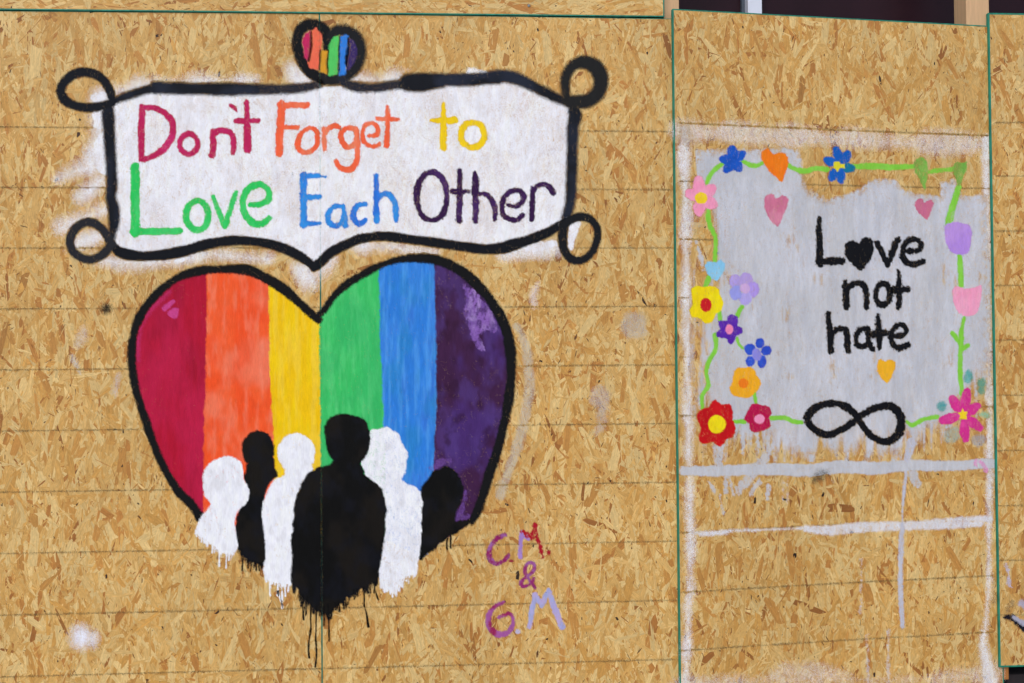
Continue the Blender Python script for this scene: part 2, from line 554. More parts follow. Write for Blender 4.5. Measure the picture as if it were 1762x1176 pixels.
def strand_mesh(name, S, arr, box, vtop, seed, org):
    u, v, L, W, ang, colr, h = arr
    n = len(u)
    r = np.random.default_rng(seed + 50)
    sh = SHAPE[None] + r.normal(0, .06, (n, 8, 2))
    l = sh[..., 0] * L[:, None]; w_ = sh[..., 1] * W[:, None] * (1 - .25 * r.uniform(0, 1, (n, 1)) * np.abs(sh[..., 0]) * 2)
    bend = r.normal(0, .25, (n, 1)) * (l / L[:, None]) ** 2 * W[:, None]
    w_ = w_ + bend
    ca, sa = np.cos(ang)[:, None], np.sin(ang)[:, None]
    U_ = u[:, None] + l * sa + w_ * ca
    V_ = v[:, None] + l * ca - w_ * sa
    tilt = r.normal(0, .00006, (n, 1)) * sh[..., 0] * 2 + r.normal(0, .00004, (n, 1)) * sh[..., 1] * 2
    H_ = np.clip(h[:, None] + tilt, 0.00001, .00034)
    U_ = np.clip(U_, box[0], box[1]); V_ = np.clip(V_, box[2], vtop(U_))
    P = S.at(U_.ravel(), V_.ravel(), H_.ravel()) - org
    me = quick_mesh(name, P, np.full(n, 8), np.arange(n * 8).reshape(n, 8)[:, ::-1].ravel())
    a = me.attributes.new('tint', 'FLOAT_COLOR', 'POINT')
    c4 = np.ones((n, 8, 4), np.float32); c4[..., :3] = colr[:, None, :]
    a.data.foreach_set('color', c4.ravel())
    g = me.attributes.new('grain', 'FLOAT_VECTOR', 'POINT')
    gv = np.stack([l, w_, np.repeat(r.uniform(0, 9, (n, 1)), 8, 1)], -1).astype(np.float32)
    gv[..., 0] += r.uniform(0, 9, (n, 1)); gv[..., 1] += r.uniform(0, 9, (n, 1))
    g.data.foreach_set('vector', gv.ravel())
    return me


def px_strand(S, px, py, L, W, deg):
    """A strand seen at a pixel of the photograph: centre, length and width in its pixels, angle from upright."""
    a = math.radians(deg)
    u, v = S.uv(px, py)
    u2, v2 = S.uv(px + math.sin(a) * L / 2, py - math.cos(a) * L / 2)
    u1, v1 = S.uv(px - math.sin(a) * L / 2, py + math.cos(a) * L / 2)
    return float(u), float(v), math.hypot(u2 - u1, v2 - v1), W * .002, math.atan2(u2 - u1, v2 - v1)


def board(label, S, box, vtop, thick, seed, dens, picked=(), n_extra=20, turn=0.0, seals='lrtb', sealw=.0018, low=''):
    """An OSB sheet: core, strand layer, some strands one by one, sealed green edges. box = u0, u1, v0, v1."""
    u0, u1, v0, v1 = box
    t = thing('strand_board', label, 'board', S.at(np.array((u0 + u1) / 2), np.array(v0)), 'strand board sheets of the hoarding')
    org = origin_of(t)
    vt = lambda q: v1 + vtop * (np.asarray(q) - u0)
    g = sealw
    cu0, cu1 = u0 + (g if 'l' in seals else 0), u1 - (g if 'r' in seals else 0)
    cv0, dv1 = v0 + (g if 'b' in seals else 0), (g if 't' in seals else 0)
    slab('core', S, [(cu0, cv0), (cu1, cv0), (cu1, vt(cu1) - dv1), (cu0, vt(cu0) - dv1)], -thick, 0.0, M_CORE, t)
    bx = (cu0, cu1, cv0, v1)
    vtt = lambda q: vt(q) - dv1
    n = int(dens * (u1 - u0) * (v1 - v0))
    arr = strand_arrays(S, n, bx, vtt, seed, turn)
    st = link('strand_layer', strand_mesh('strand_layer', S, arr, bx, vtt, seed, org), M_STRAND, t)
    st['kind'] = 'stuff'
    r = np.random.default_rng(seed + 99)
    rows = [(*px_strand(S, *p[:5]), p[5]) for p in picked]
    for _ in range(n_extra):
        rows.append((r.uniform(u0 + .05, u1 - .05), r.uniform(v0 + .05, v1 - .05), r.uniform(.06, .14), r.uniform(.014, .028), r.normal(0, .4) + turn, int(r.choice([0, 1, 1, 2, 3, 4], p=[.25, .2, .15, .15, .15, .1]))))
    for i, (a, b, L_, W_, an, tone) in enumerate(rows):
        cc = (PAL[tone] if tone in (0, 1, 5) else .6 * PAL[tone] + .4 * PAL[2]) * (.95 + .12 * r.uniform())
        one = (np.array([a]), np.array([b]), np.array([L_]), np.array([W_]), np.array([an]), cc[None], np.array([.00029 + .000004 * (i % 9)]))
        link('strand', strand_mesh('strand', S, one, bx, vtt, seed + 200 + i, org), M_STRAND, t)
    e = .0006
    if 'l' in seals:
        slab('edge_seal', S, [(u0, v0), (u0 + g, v0), (u0 + g, vt(u0 + g)), (u0, vt(u0))], -thick, .00033 if 'l' in low else e, M_SEAL, t)
    if 'r' in seals:
        slab('edge_seal', S, [(u1 - g, v0), (u1, v0), (u1, vt(u1)), (u1 - g, vt(u1 - g))], -thick, .00033 if 'r' in low else e, M_SEAL, t)
    if 't' in seals:
        slab('edge_seal', S, [(cu0, vt(cu0) - g), (cu1, vt(cu1) - g), (cu1, vt(cu1)), (cu0, vt(cu0))], -thick, e - .00004, M_SEAL, t)
    if 'b' in seals:
        slab('edge_seal', S, [(cu0, v0), (cu1, v0), (cu1, v0 + g), (cu0, v0 + g)], -thick, e - .00004, M_SEAL, t)
    return t


# ------------------------------------------------------------------ paint
STY = {
    'brush': dict(grow=.5, soft=1.9, amp=1.0, sc=9.0, amp2=1.0, pit=.34, drop=.08, mat='b'),
    'dry': dict(soft=2.0, amp=2.2, sc=5.0, amp2=2.2, pit=.75, drop=.45, mat='b'),
    'solid': dict(soft=2.0, amp=1.2, sc=9.0, amp2=.9, pit=.22, drop=.0, mat='b'),
    'spray': dict(grow=1.3, soft=9.0, amp=1.0, sc=22.0, amp2=.7, pit=.14, drop=.0, mat='s'),
    'mist': dict(soft=36.0, amp=7.0, sc=26.0, amp2=1.6, pit=.28, drop=.14, mat='s'),
    'ink': dict(soft=1.6, amp=.5, sc=6.0, amp2=.8, pit=.0, drop=.35, mat='i'),
}
LAY = .00037
DH = .00002
_seed = [100]


def smooth01(x):
    x = np.clip(x, 0, 1)
    return x * x * (3 - 2 * x)


def paint(name, S, shapes, rgb, layer, style='brush', parent=None, dens=1.0, mixes=(), step=1.7, clip=None, afn=None, var=.06, h=None, **kw):
    """A film of dried paint on a board. shapes in photograph pixels; mixes = [(rgb, sx, sy, amount, bias)] swirls of other hues."""
    st = dict(STY[style]); st.update(kw)
    _seed[0] += 17
    sd0 = _seed[0]
    if not isinstance(shapes, (list, tuple)):
        shapes = [shapes]
    bb = [s.bbox() for s in shapes]
    pad = st['soft'] * .6 + st['amp'] + st['amp2'] + 3
    lo = np.min([b[0] for b in bb], 0) - pad; hi = np.max([b[1] for b in bb], 0) + pad
    if clip is not None:
        lo = np.maximum(lo, clip[:2]); hi = np.minimum(hi, clip[2:])
    xs = np.arange(lo[0], hi[0] + step, step); ys = np.arange(lo[1], hi[1] + step, step)
    if clip is not None:
        xs = np.minimum(xs, clip[2]); ys = np.minimum(ys, clip[3])
    X, Y = np.meshgrid(xs, ys)
    sd = np.full(X.shape, -1e6)
    for s, b in zip(shapes, bb):                                  # only near each shape
        i0, i1 = np.searchsorted(xs, [b[0][0] - pad, b[1][0] + pad]); j0, j1 = np.searchsorted(ys, [b[0][1] - pad, b[1][1] + pad])
        if i1 > i0 and j1 > j0:
            q = s.sd(X[j0:j1, i0:i1], Y[j0:j1, i0:i1])
            sd[j0:j1, i0:i1] = np.maximum(sd[j0:j1, i0:i1], q)
    sd = sd + st.get('grow', 0)
    base = sd.copy()
    sd = sd + st['amp'] * vn(X, Y, st['sc'], st['sc'] * 1.3, sd0) + st['amp2'] * vn(X, Y, 2.2, 3.0, sd0 + 1)
    a = smooth01(sd / st['soft'] + .5) if st['soft'] > 3 else np.clip(sd / st['soft'] + .5, 0, 1)
    if afn is not None:
        a = afn(X, Y, base, a, sd0)
    if st['pit']:
        a = a * (1 - st['pit'] * pits(X, Y))
    if st['drop']:
        k = .6 * vn(X, Y, 2.4, 7.0, sd0 + 2, 12) + .4 * vn(X, Y, 11, 15, sd0 + 3)
        a = a * (1 - st['drop'] * smooth01((k - .12) / .35))
    if S is WALL and style != 'ink':                              # paint does not bridge the joint between the sheets
        a = a * (1 - .18 * np.exp(-((S.uv(X, Y)[0] - SEAM) / .0021) ** 2))
    a = np.clip(a * dens, 0, 1)
    c = np.broadcast_to(lin(rgb), X.shape + (3,)).copy()
    for rgb2, sx, sy, amt, bias in mixes:
        f = smooth01(.5 + 1.5 * (fbm(X, Y, sx, sy, sd0 + 4 + int(sx)) + bias)) * amt
        c = c * (1 - f[..., None]) + lin(rgb2) * f[..., None]
    c = c * (1 + var * fbm(X, Y, 5, 26, sd0 + 9))[..., None]
    cell = np.maximum.reduce([a[:-1, :-1], a[1:, :-1], a[:-1, 1:], a[1:, 1:]]) > .03
    jj, ii = np.nonzero(cell)
    if len(jj) == 0:
        return None
    nx = X.shape[1]
    q = np.stack([jj * nx + ii, (jj + 1) * nx + ii, (jj + 1) * nx + ii + 1, jj * nx + ii + 1], 1)
    used, inv = np.unique(q.ravel(), return_inverse=True)
    hh = (LAY + DH * layer) if h is None else h
    P = S.hit(X.ravel()[used], Y.ravel()[used], hh)
    if parent is not None:
        org = origin_of(parent)
    else:
        org = np.array([(P[:, 0].min() + P[:, 0].max()) / 2, (P[:, 1].min() + P[:, 1].max()) / 2, P[:, 2].min()])
    me = quick_mesh(name, P - org, np.full(len(q), 4), inv)
    at = me.attributes.new('paint', 'FLOAT_COLOR', 'POINT')
    c4 = np.concatenate([np.clip(c, 0, .9).reshape(-1, 3)[used], a.ravel()[used][:, None]], 1).astype(np.float32)
    at.data.foreach_set('color', c4.ravel())
    return link(name, me, {'b': M_BRUSH, 's': M_SPRAY, 'i': M_INK}[st['mat']], parent, org)


def paint_each(name, part, S, shapes, rgb, layer, style='brush', label='', cat='', group=None, parent=None, **kw):
    """Separate strokes of one mark: a thing with one part per stroke (or parts of an existing thing)."""
    t = parent
    if t is None:
        b = np.array([s.bbox() for s in shapes]).reshape(-1, 2)
        t = thing(name, label, cat, S.hit((b[:, 0].min() + b[:, 0].max()) / 2, b[:, 1].max(), LAY), group)
    for i, s in enumerate(shapes):
        paint(part, S, s, rgb, layer + .07 * i, style, t, **kw)
    return t


def pthing(name, S, px, py, label, cat, group=None):
    return thing(name, label, cat, S.hit(px, py, LAY), group)


# ---- the sheets
tl = [float(WALL.uv(x, y)[1]) for x, y in ((0, 19), (548, 23.5), (1150, 32.5))]
uL = float(WALL.uv(-300, 500)[0]); u548 = 0.0; uD = float(WALL.uv(1160, 500)[0]) + .05
u0p = float(WALL.uv(0, 19)[0]); u5 = float(WALL.uv(548, 23)[0]); u11 = float(WALL.uv(1150, 32)[0])
s1 = (tl[1] - tl[0]) / (u5 - u0p); s2 = (tl[2] - tl[1]) / (u11 - u5)
vb = tl[1] - 2.44
sx = .5 * (float(WALL.uv(548.6, 60)[0]) + float(WALL.uv(555.6, 1165)[0]))
SEAM = sx
B1 = [(93, 28, 20, 10, -20, 4), (134, 82, 28, 10, -15, 3), (173, 102, 35, 9, 0, 3), (272, 54, 35, 8, 2, 4), (245, 107, 45, 10, -35, 3), (115, 255, 45, 6, 55, 3),
      (140, 528, 45, 12, -35, 3), (91, 592, 40, 10, -10, 3), (95, 347, 25, 12, -20, 3), (170, 573, 50, 12, -15, 3), (193, 604, 45, 14, -30, 3), (76, 655, 45, 12, -25, 3),
      (62, 350, 60, 16, 10, 1), (30, 760, 48, 14, 18, 3), (120, 800, 60, 15, -12, 2), (210, 790, 46, 13, 8, 3), (58, 945, 60, 16, 4, 0), (166, 918, 30, 12, 8, 3), (35, 960, 40, 13, -6, 3),
      (60, 1072, 46, 9, -55, 0), (240, 1020, 40, 10, 25, 3), (330, 1040, 60, 14, 12, 1), (420, 1110, 50, 14, -20, 3), (330, 70, 40, 12, 8, 0), (440, 90, 50, 14, -10, 3), (60, 110, 60, 16, 5, 0)]
B2 = [(1072, 501, 45, 18, -10, 3), (904, 569, 20, 14, 55, 4), (1106, 516, 35, 4, -30, 5), (1129, 705, 50, 10, -15, 3), (1072, 673, 40, 8, 6, 3), (1156, 787, 55, 10, 5, 3), (976, 751, 50, 12, 4, 3),
      (770, 975, 55, 10, 15, 3), (1138, 120, 25, 9, 12, 3), (1124, 62, 50, 7, 80, 3), (700, 80, 45, 12, 5, 3), (760, 110, 60, 14, -8, 0), (850, 70, 40, 12, 10, 3), (870, 105, 24, 10, 12, 4), (940, 80, 60, 14, -5, 0),
      (1090, 300, 40, 12, -20, 3), (1100, 390, 50, 12, 15, 0), (1010, 560, 50, 14, 35, 0), (1085, 640, 55, 16, -8, 0), (1060, 780, 60, 16, 12, 0), (1020, 850, 50, 14, 30, 3), (940, 850, 40, 10, -25, 3),
      (640, 1090, 55, 14, 20, 3), (720, 1100, 60, 16, -15, 0), (780, 1060, 50, 12, 8, 1), (990, 1080, 55, 14, -6, 3), (1080, 1020, 60, 15, 10, 2), (1110, 940, 46, 12, -20, 3), (1030, 940, 50, 13, 25, 0), (890, 990, 14, 6, 0, 5)]
DR = [(1231, 32, 30, 9, -8, 3), (1251, 60, 50, 9, 5, 3), (1213, 84, 45, 8, -30, 4), (1259, 116, 30, 6, 55, 4), (1287, 159, 35, 10, -20, 3), (1504, 108, 25, 8, 12, 3), (1476, 135, 24, 10, 35, 3),
      (1530, 139, 35, 9, -35, 3), (1307, 32, 25, 10, -10, 3), (1231, 92, 70, 9, -40, 0), (1206, 1000, 45, 10, -15, 3), (1332, 1051, 55, 16, -30, 3), (1493, 1025, 45, 16, -15, 3), (1532, 851, 22, 14, -10, 3),
      (1361, 962, 60, 14, -8, 3), (1272, 977, 45, 10, 8, 3), (1598, 851, 40, 10, 30, 3), (1306, 985, 50, 8, 12, 3), (1420, 60, 50, 14, 6, 0), (1440, 150, 60, 14, 4, 0), (1340, 130, 45, 12, 10, 3), (1600, 80, 50, 13, 4, 0),
      (1640, 120, 40, 12, -30, 3), (1260, 880, 60, 16, 20, 1), (1400, 890, 50, 14, -6, 2), (1480, 860, 55, 12, 8, 0), (1640, 960, 50, 13, -30, 3), (1450, 1090, 50, 16, 10, 2), (1270, 1100, 60, 18, 25, 1), (1600, 1080, 55, 15, -20, 1)]
RT = [(1758, 929, 40, 12, 5, 4), (1738, 80, 50, 10, -30, 3), (1730, 160, 60, 12, -20, 3), (1755, 200, 40, 12, -25, 3), (1740, 300, 50, 14, 8, 0), (1735, 470, 46, 12, 10, 3), (1748, 640, 50, 13, 12, 3), (1740, 700, 26, 10, 70, 4), (1735, 830, 50, 14, -10, 2), (1745, 1000, 46, 12, 8, 3)]

board('wide strand board carrying the first half of the rainbow heart', WALL, (uL, sx - .0006, vb, tl[1] - s1 * (sx - uL)), s1, .0145, 11, 9500, B1, 26, low='r')
board('strand board between the heart seam and the flower painted door sheet', WALL, (sx + .0006, uD, vb, tl[1]), s2, .0145, 23, 9500, B2, 26, low='l')
ub = float(UPPER.uv(1143, 15)[0]); uu0 = float(UPPER.uv(-300, 12)[0])
va, vb2 = [float(UPPER.uv(x, y)[1]) for x, y in ((0, 17), (1143, 29.4))]
sl = (vb2 - va) / (ub - float(UPPER.uv(0, 16)[0]))
v_lo = va + sl * (uu0 - float(UPPER.uv(0, 16)[0]))


def strip_board():
    """The sheet over the mural: its lower edge runs with the gap, its strands lie level."""
    v1 = v_lo + .75
    t = thing('strand_board', 'strip of strand board with level strands above the painted banner', 'board', UPPER.at(np.array((uu0 + ub) / 2), np.array(v_lo)), 'strand board sheets of the hoarding')
    org = origin_of(t)
    g = .0042
    lo = lambda q: v_lo + sl * (np.asarray(q) - uu0)
    slab('core', UPPER, [(uu0, float(lo(uu0)) + g), (ub - g, float(lo(ub - g)) + g), (ub - g, v1), (uu0, v1)], -.0225, 0.0, M_CORE, t)
    bx = (uu0, ub - g, v_lo - .1, v1)
    n = int(9500 * (ub - uu0) * .75)
    arr = strand_arrays(UPPER, n, bx, None, 41, math.pi / 2)
    me = strand_mesh('strand_layer', UPPER, arr, bx, lambda q: v1 + 0 * q, 41, org)
    co = np.empty(len(me.vertices) * 3, np.float32); me.vertices.foreach_get('co', co); co = co.reshape(-1, 3)
    co[:, 2] = np.maximum(co[:, 2], lo(co[:, 0] + org[0]) + g - org[2])
    me.vertices.foreach_set('co', co.ravel()); me.update()
    st = link('strand_layer', me, M_STRAND, t); st['kind'] = 'stuff'
    r = np.random.default_rng(77)
    for i in range(26):
        one = (np.array([r.uniform(uu0 + .2, ub - .08)]), np.array([float(lo(.5)) + r.uniform(.016, .2)]), np.array([r.uniform(.06, .14)]), np.array([r.uniform(.008, .02)]), np.array([math.pi / 2 + r.normal(0, .12)]), PAL[int(r.choice([0, 0, 1, 2, 3]))][None], np.array([.0003]))
        link('strand', strand_mesh('strand', UPPER, one, bx, lambda q: v1 + 0 * q, 300 + i, org), M_STRAND, t)
    slab('edge_seal', UPPER, [(uu0, float(lo(uu0))), (ub, float(lo(ub))), (ub, float(lo(ub)) + g), (uu0, float(lo(uu0)) + g)], -.0225, .0006, M_SEAL, t)
    slab('edge_seal', UPPER, [(ub - g, float(lo(ub)) + g), (ub, float(lo(ub)) + g), (ub, v1), (ub - g, v1)], -.0225, .00055, M_SEAL, t)
    return t


strip_board()
dq = {k: DOOR.uv(*p) for k, p in dict(tl=(1157, 15.5), tr=(1697, 44.5), bl=(1170, 1170), br=(1721, 1170)).items()}
du0 = .5 * float(dq['tl'][0] + dq['bl'][0]); du1 = .5 * float(dq['tr'][0] + dq['br'][0]) + .02
dsl = float(dq['tr'][1] - dq['tl'][1]) / float(dq['tr'][0] - dq['tl'][0])
board('strand board door sheet painted with flowers and a grey square', DOOR, (du0, du1, .06, float(dq['tl'][1])), dsl, .0135, 57, 9500, DR, 26, sealw=.0042)
ru0 = .5 * float(RIGHT.uv(1697, 60)[0] + RIGHT.uv(1723, 1140)[0])
rv0 = float(RIGHT.uv(1740, 1148)[1]); rv1 = float(RIGHT.uv(1730, 23)[1])
board('narrow end sheet of strand board with a black graffiti mark', RIGHT, (ru0, ru0 + .95, rv0, rv1), 0.0, .0125, 73, 9500, RT, 14, sealw=.0060)

# ---- printed guide lines on the sheets
boards = [o for o in COL.objects if o.name.startswith('strand_board')]
BD = {'a': boards[0], 'b': boards[1], 'door': boards[3], 'end': boards[4]}
INK = (88, 78, 52)
for k in range(0, 10):
    z = ZOFF - .2032 * k
    for key, S, ua, ub_, sh in (('a', WALL, uL + .3, sx - .004, 0), ('b', WALL, sx + .004, uD - .05, -.001)):
        p0 = project(S.at(np.array(ua), np.array(z + sh))); p1 = project(S.at(np.array(ub_), np.array(z + sh)))
        if p0[1] < 1200:
            paint('guide_line', S, [Stroke([p0, p1], 2.3, smooth=False)], INK, 0, 'ink', BD[key], dens=.55, h=.00038)
for y0, y1 in ((212, 234), (312, 325), (412, 417), (513, 511), (615, 606), (716, 700), (817, 796), (917, 892), (1020, 991), (1120, 1088)):
    ym = .5 * (y0 + y1) + (.8 if y0 < 500 else -1.2)
    paint('guide_line', DOOR, [Stroke([(1170, y0), (1440, ym), (1708, y1)], 2.3)], INK, 0, 'ink', BD['door'], dens=.55, h=.00038)
for y in (211, 303, 397.6, 491, 585, 680, 775, 870, 964, 1058):
    paint('guide_line', RIGHT, [Stroke([(1714, y + .5), (1800, y)], 2.3, smooth=False)], INK, 0, 'ink', BD['end'], dens=.55, h=.00038)

#PAINT
# ================================================================== the banner
WHITE = (242, 241, 246)
BLACK = (24, 26, 32)
BANNER_EDGE = ZA.p([(285, 440), (340, 418), (450, 380), (560, 380), (760, 383), (960, 385), (1170, 372)]) + ZB.p([(170, 368), (320, 378), (470, 360), (600, 348), (840, 330), (900, 330), (1000, 372), (1150, 445), (1165, 540), (1160, 720), (1155, 830), (1130, 960), (1050, 1005), (960, 1040), (880, 1065), (800, 1075), (600, 1052), (400, 1025), (250, 1032), (120, 1092), (55, 1150)]) + ZA.p([(1090, 1105), (940, 1047), (850, 1037), (680, 1055), (520, 1098), (430, 1103), (330, 1095), (280, 1050), (290, 900), (282, 800), (275, 640), (265, 500)])
ban = pthing('painted_banner', WALL, 545, 455, 'white painted banner with wavy black border and looped corners', 'banner')


def mottled(lo, hi):
    def f(X, Y, sd, a, s):
        k = smooth01(.5 + 1.3 * fbm(X, Y, 30, 46, s + 5) + .25)
        k2 = smooth01(.5 + 1.2 * fbm(X, Y, 9, 16, s + 6, 20) + .45)
        return a * (lo + (hi - lo) * k * k2)
    return f


paint_each('', 'primer_haze', WALL, [ZA.S([(230, 420), (225, 600), (190, 720)], [70, 80, 60]), ZA.S([(45, 770), (130, 740), (230, 710)], [40, 55, 80]), ZA.S([(150, 850), (230, 780)], [50, 90]),
      ZA.S([(60, 985), (150, 945), (260, 900)], [50, 45, 60]), ZA.S([(120, 1060), (250, 1010)], [50, 70]), ZA.S([(200, 1115), (330, 1130), (560, 1120)], [40, 45, 40]), ZA.S([(300, 400), (440, 365)], 55),
      ZA.S([(1050, 290), (1090, 345), (1190, 350)], [50, 70, 60]), ZA.S([(480, 352), (900, 345)], 22), ZB.S([(180, 330), (330, 345), (450, 330)], [50, 40, 20]), ZB.S([(20, 1150), (110, 1110), (60, 1190)], [70, 50, 50]),
      ZJ.S([(380, 50), (520, 25), (820, 55)], [40, 60, 40]), ZJ.S([(1000, 110), (1060, 150), (1085, 200)], [60, 100, 50]), ZB.S([(880, 1085), (1000, 1075), (1100, 1070)], [50, 40, 60]), ZB.S([(210, 1060), (330, 1060), (560, 1085)], [20, 40, 20])],
      WHITE, 0, 'mist', '', '', parent=ban, dens=.8, soft=30, amp=8)
paint('primer_field', WALL, [Poly(BANNER_EDGE, True), ZA.P([(215, 402), (300, 412), (300, 560), (225, 560), (195, 520), (205, 470), (190, 425)]), ZA.P([(300, 540), (235, 560), (200, 640), (225, 740), (300, 760)]),
      ZB.P([(720, 295), (800, 305), (840, 320), (840, 350), (700, 350)]), ZB.P([(1150, 930), (1195, 950), (1185, 1010), (1160, 1080), (1140, 1030)]), ZB.P([(930, 1050), (1090, 1040), (1080, 1075), (960, 1085)]), ZJ.P([(380, 40), (440, 55), (330, 75), (280, 70)])],
      WHITE, 1, 'solid', ban, dens=.97, step=1.9, afn=mottled(.84, 1.0), pit=.42, drop=.06, amp=3.0, sc=8, soft=4.0, mixes=[((222, 216, 216), 40, 60, .35, -.3)])
SP = dict(style='spray', soft=8)
paint_each('', 'border', WALL, [ZA.S([(285, 438), (340, 415), (400, 395), (450, 382), (480, 375)], [26, 30, 34, 40]), ZA.S([(470, 378), (560, 382), (760, 384), (900, 386)], [46, 48, 50, 44]),
      ZB.S([(840, 328), (900, 332), (960, 355), (1040, 395), (1100, 425), (1145, 440)], [50, 46, 40, 36, 38]), ZB.S([(455, 357), (520, 355), (600, 348)], [72, 76, 56], smooth=False), ZB.S([(590, 345), (740, 342), (840, 332)], [52, 50, 54])], BLACK, 6, parent=ban, dens=1.0, mixes=[((44, 50, 66), 60, 30, .6, -.1)], **SP)
paint_each('', 'border', WALL, [ZA.S([(900, 386), (1000, 386), (1100, 380), (1175, 362)], [42, 36, 34, 30]), ZB.S([(165, 340), (190, 362), (240, 376), (320, 378), (400, 366), (470, 362)], [26, 34, 36, 34, 44])], (36, 38, 48), 5, parent=ban, dens=.97, style='spray', soft=8)
paint('border', WALL, ZB.S([(1160, 450), (1175, 495), (1166, 540), (1163, 620), (1160, 720), (1158, 820), (1150, 890), (1130, 960)], [34, 52, 44, 42, 42, 42, 38, 30]), BLACK, 6, parent=ban, dens=1.0, mixes=[((44, 50, 66), 30, 60, .5, -.1)], **SP)
paint_each('', 'border', WALL, [ZB.S([(1130, 958), (1050, 1005), (960, 1040), (900, 1058), (850, 1070), (780, 1074), (700, 1064), (600, 1050), (500, 1035), (400, 1022), (330, 1018), (250, 1030), (180, 1058), (120, 1090), (80, 1128), (52, 1150)], [30, 34, 38, 48, 46, 38, 36, 36, 34, 34, 36, 36, 38, 36, 34]),
      ZA.S([(1152, 1148), (1090, 1105), (1020, 1070), (940, 1047), (850, 1036), (760, 1040), (680, 1055), (600, 1080), (520, 1096), (430, 1103), (360, 1098), (310, 1083), (290, 1060)], [34, 36, 36, 34, 34, 36, 40, 42, 40, 38, 40, 36, 26])], (20, 22, 27), 6, parent=ban, dens=1.0, style='spray', soft=4.0)
paint('border', WALL, ZA.S([(265, 455), (266, 490), (270, 560), (275, 640), (279, 740), (282, 800), (277, 850), (288, 900), (290, 960), (282, 1010), (276, 1055)], [36, 50, 46, 46, 42, 42, 40, 44, 40, 30, 24]), BLACK, 7, parent=ban, dens=1.0, mixes=[((44, 50, 66), 30, 60, .4, -.1)], **SP)
paint('corner_loop', WALL, ZA.S([(285, 440), (272, 390), (245, 345), (205, 318), (160, 311), (110, 325), (74, 358), (62, 395), (78, 430), (120, 455), (180, 465), (235, 458), (280, 444)], [30, 34, 32, 34, 36, 36, 34, 34, 32, 32, 34, 34]), BLACK, 8, parent=ban, dens=1.0, style='spray', soft=4.5)
paint('corner_loop', WALL, ZA.S([(282, 1052), (250, 1000), (215, 968), (180, 957), (140, 970), (110, 1005), (100, 1045), (115, 1085), (150, 1110), (190, 1118), (230, 1105), (262, 1078), (280, 1050)], [34, 30, 30, 32, 30, 28, 28, 30, 30, 32, 32]), (40, 40, 44), 8, parent=ban, dens=1.0, style='spray', soft=5.0)
paint('corner_loop', WALL, ZB.S([(1140, 438), (1133, 380), (1140, 320), (1175, 278), (1215, 268), (1262, 290), (1287, 345), (1272, 400), (1235, 432), (1190, 440), (1150, 440)], [30, 34, 40, 48, 56, 60, 58, 54, 52, 46]), (34, 34, 34), 8, parent=ban, dens=1.0, style='spray', soft=8.0)
paint('corner_loop', WALL, ZB.S([(1128, 965), (1120, 1020), (1128, 1075), (1158, 1115), (1198, 1122), (1240, 1095), (1265, 1045), (1270, 985), (1240, 945), (1195, 934), (1150, 950), (1125, 975)], [32, 32, 30, 28, 26, 26, 28, 28, 28, 28, 30]), (26, 27, 30), 8, parent=ban, dens=1.0, style='spray', soft=4.0)


# ================================================================== the small heart over the banner
sh = pthing('painted_heart', WALL, 566, 140, 'small rainbow heart with thick fuzzy black outline on top of the banner', 'painted heart', 'hearts painted on the boards')
for rgb, pts, lab in (((196, 38, 92), [(1104, 185), (1115, 150), (1138, 136), (1142, 200), (1130, 262), (1112, 248)], 'crimson stripe'), ((240, 108, 78), [(1138, 142), (1160, 120), (1184, 150), (1179, 220), (1176, 302), (1140, 296), (1124, 270), (1138, 200)], 'coral stripe'),
                      ((214, 152, 40), [(1179, 220), (1214, 222), (1209, 318), (1174, 306)], 'amber stripe'), ((84, 200, 96), [(1218, 195), (1240, 160), (1264, 154), (1260, 235), (1256, 320), (1214, 326), (1208, 270)], 'green stripe'),
                      ((48, 126, 214), [(1262, 156), (1298, 156), (1302, 200), (1285, 322), (1256, 323)], 'blue stripe'), ((56, 40, 96), [(1299, 165), (1322, 180), (1337, 220), (1328, 262), (1298, 300), (1287, 270)], 'violet stripe')):
    tag(paint('stripe', WALL, ZA.P(pts, False), rgb, 6, 'brush', sh, drop=.10, pit=.2, grow=1.0), lab)
paint('outline', WALL, [ZA.S([(1212, 225), (1214, 175), (1190, 128), (1140, 108), (1098, 126), (1079, 175), (1086, 225), (1106, 275), (1142, 318), (1195, 342)], [34, 46, 48, 46, 44, 40, 38, 40, 42, 46])], (20, 21, 24), 4, 'spray', sh, dens=1.0, soft=6)
paint('outline', WALL, [ZA.S([(1190, 342), (1240, 342), (1292, 325), (1332, 285), (1350, 235), (1344, 185), (1320, 150), (1280, 132), (1240, 138), (1224, 170)], [44, 48, 46, 46, 46, 48, 48, 44, 38, 30])], (32, 32, 34), 5, 'spray', sh, dens=1.0, soft=9)


# ================================================================== words on the banner
def word(name, S, items, rgb, label, layer, group, style='brush', mixes=(), bottom=None, **kw):
    allp = np.concatenate([np.array(s.bbox()) for _, shp in items for s in shp])
    t = pthing(name, S, float((allp[:, 0].min() + allp[:, 0].max()) / 2), float(allp[:, 1].max()), label, 'lettering', group)
    for nm, shp in items:
        paint(nm, S, shp, rgb, layer, style, t, mixes=mixes, step=1.35, **{'grow': .9, 'amp2': 1.2, 'drop': .10, **kw})
    return t


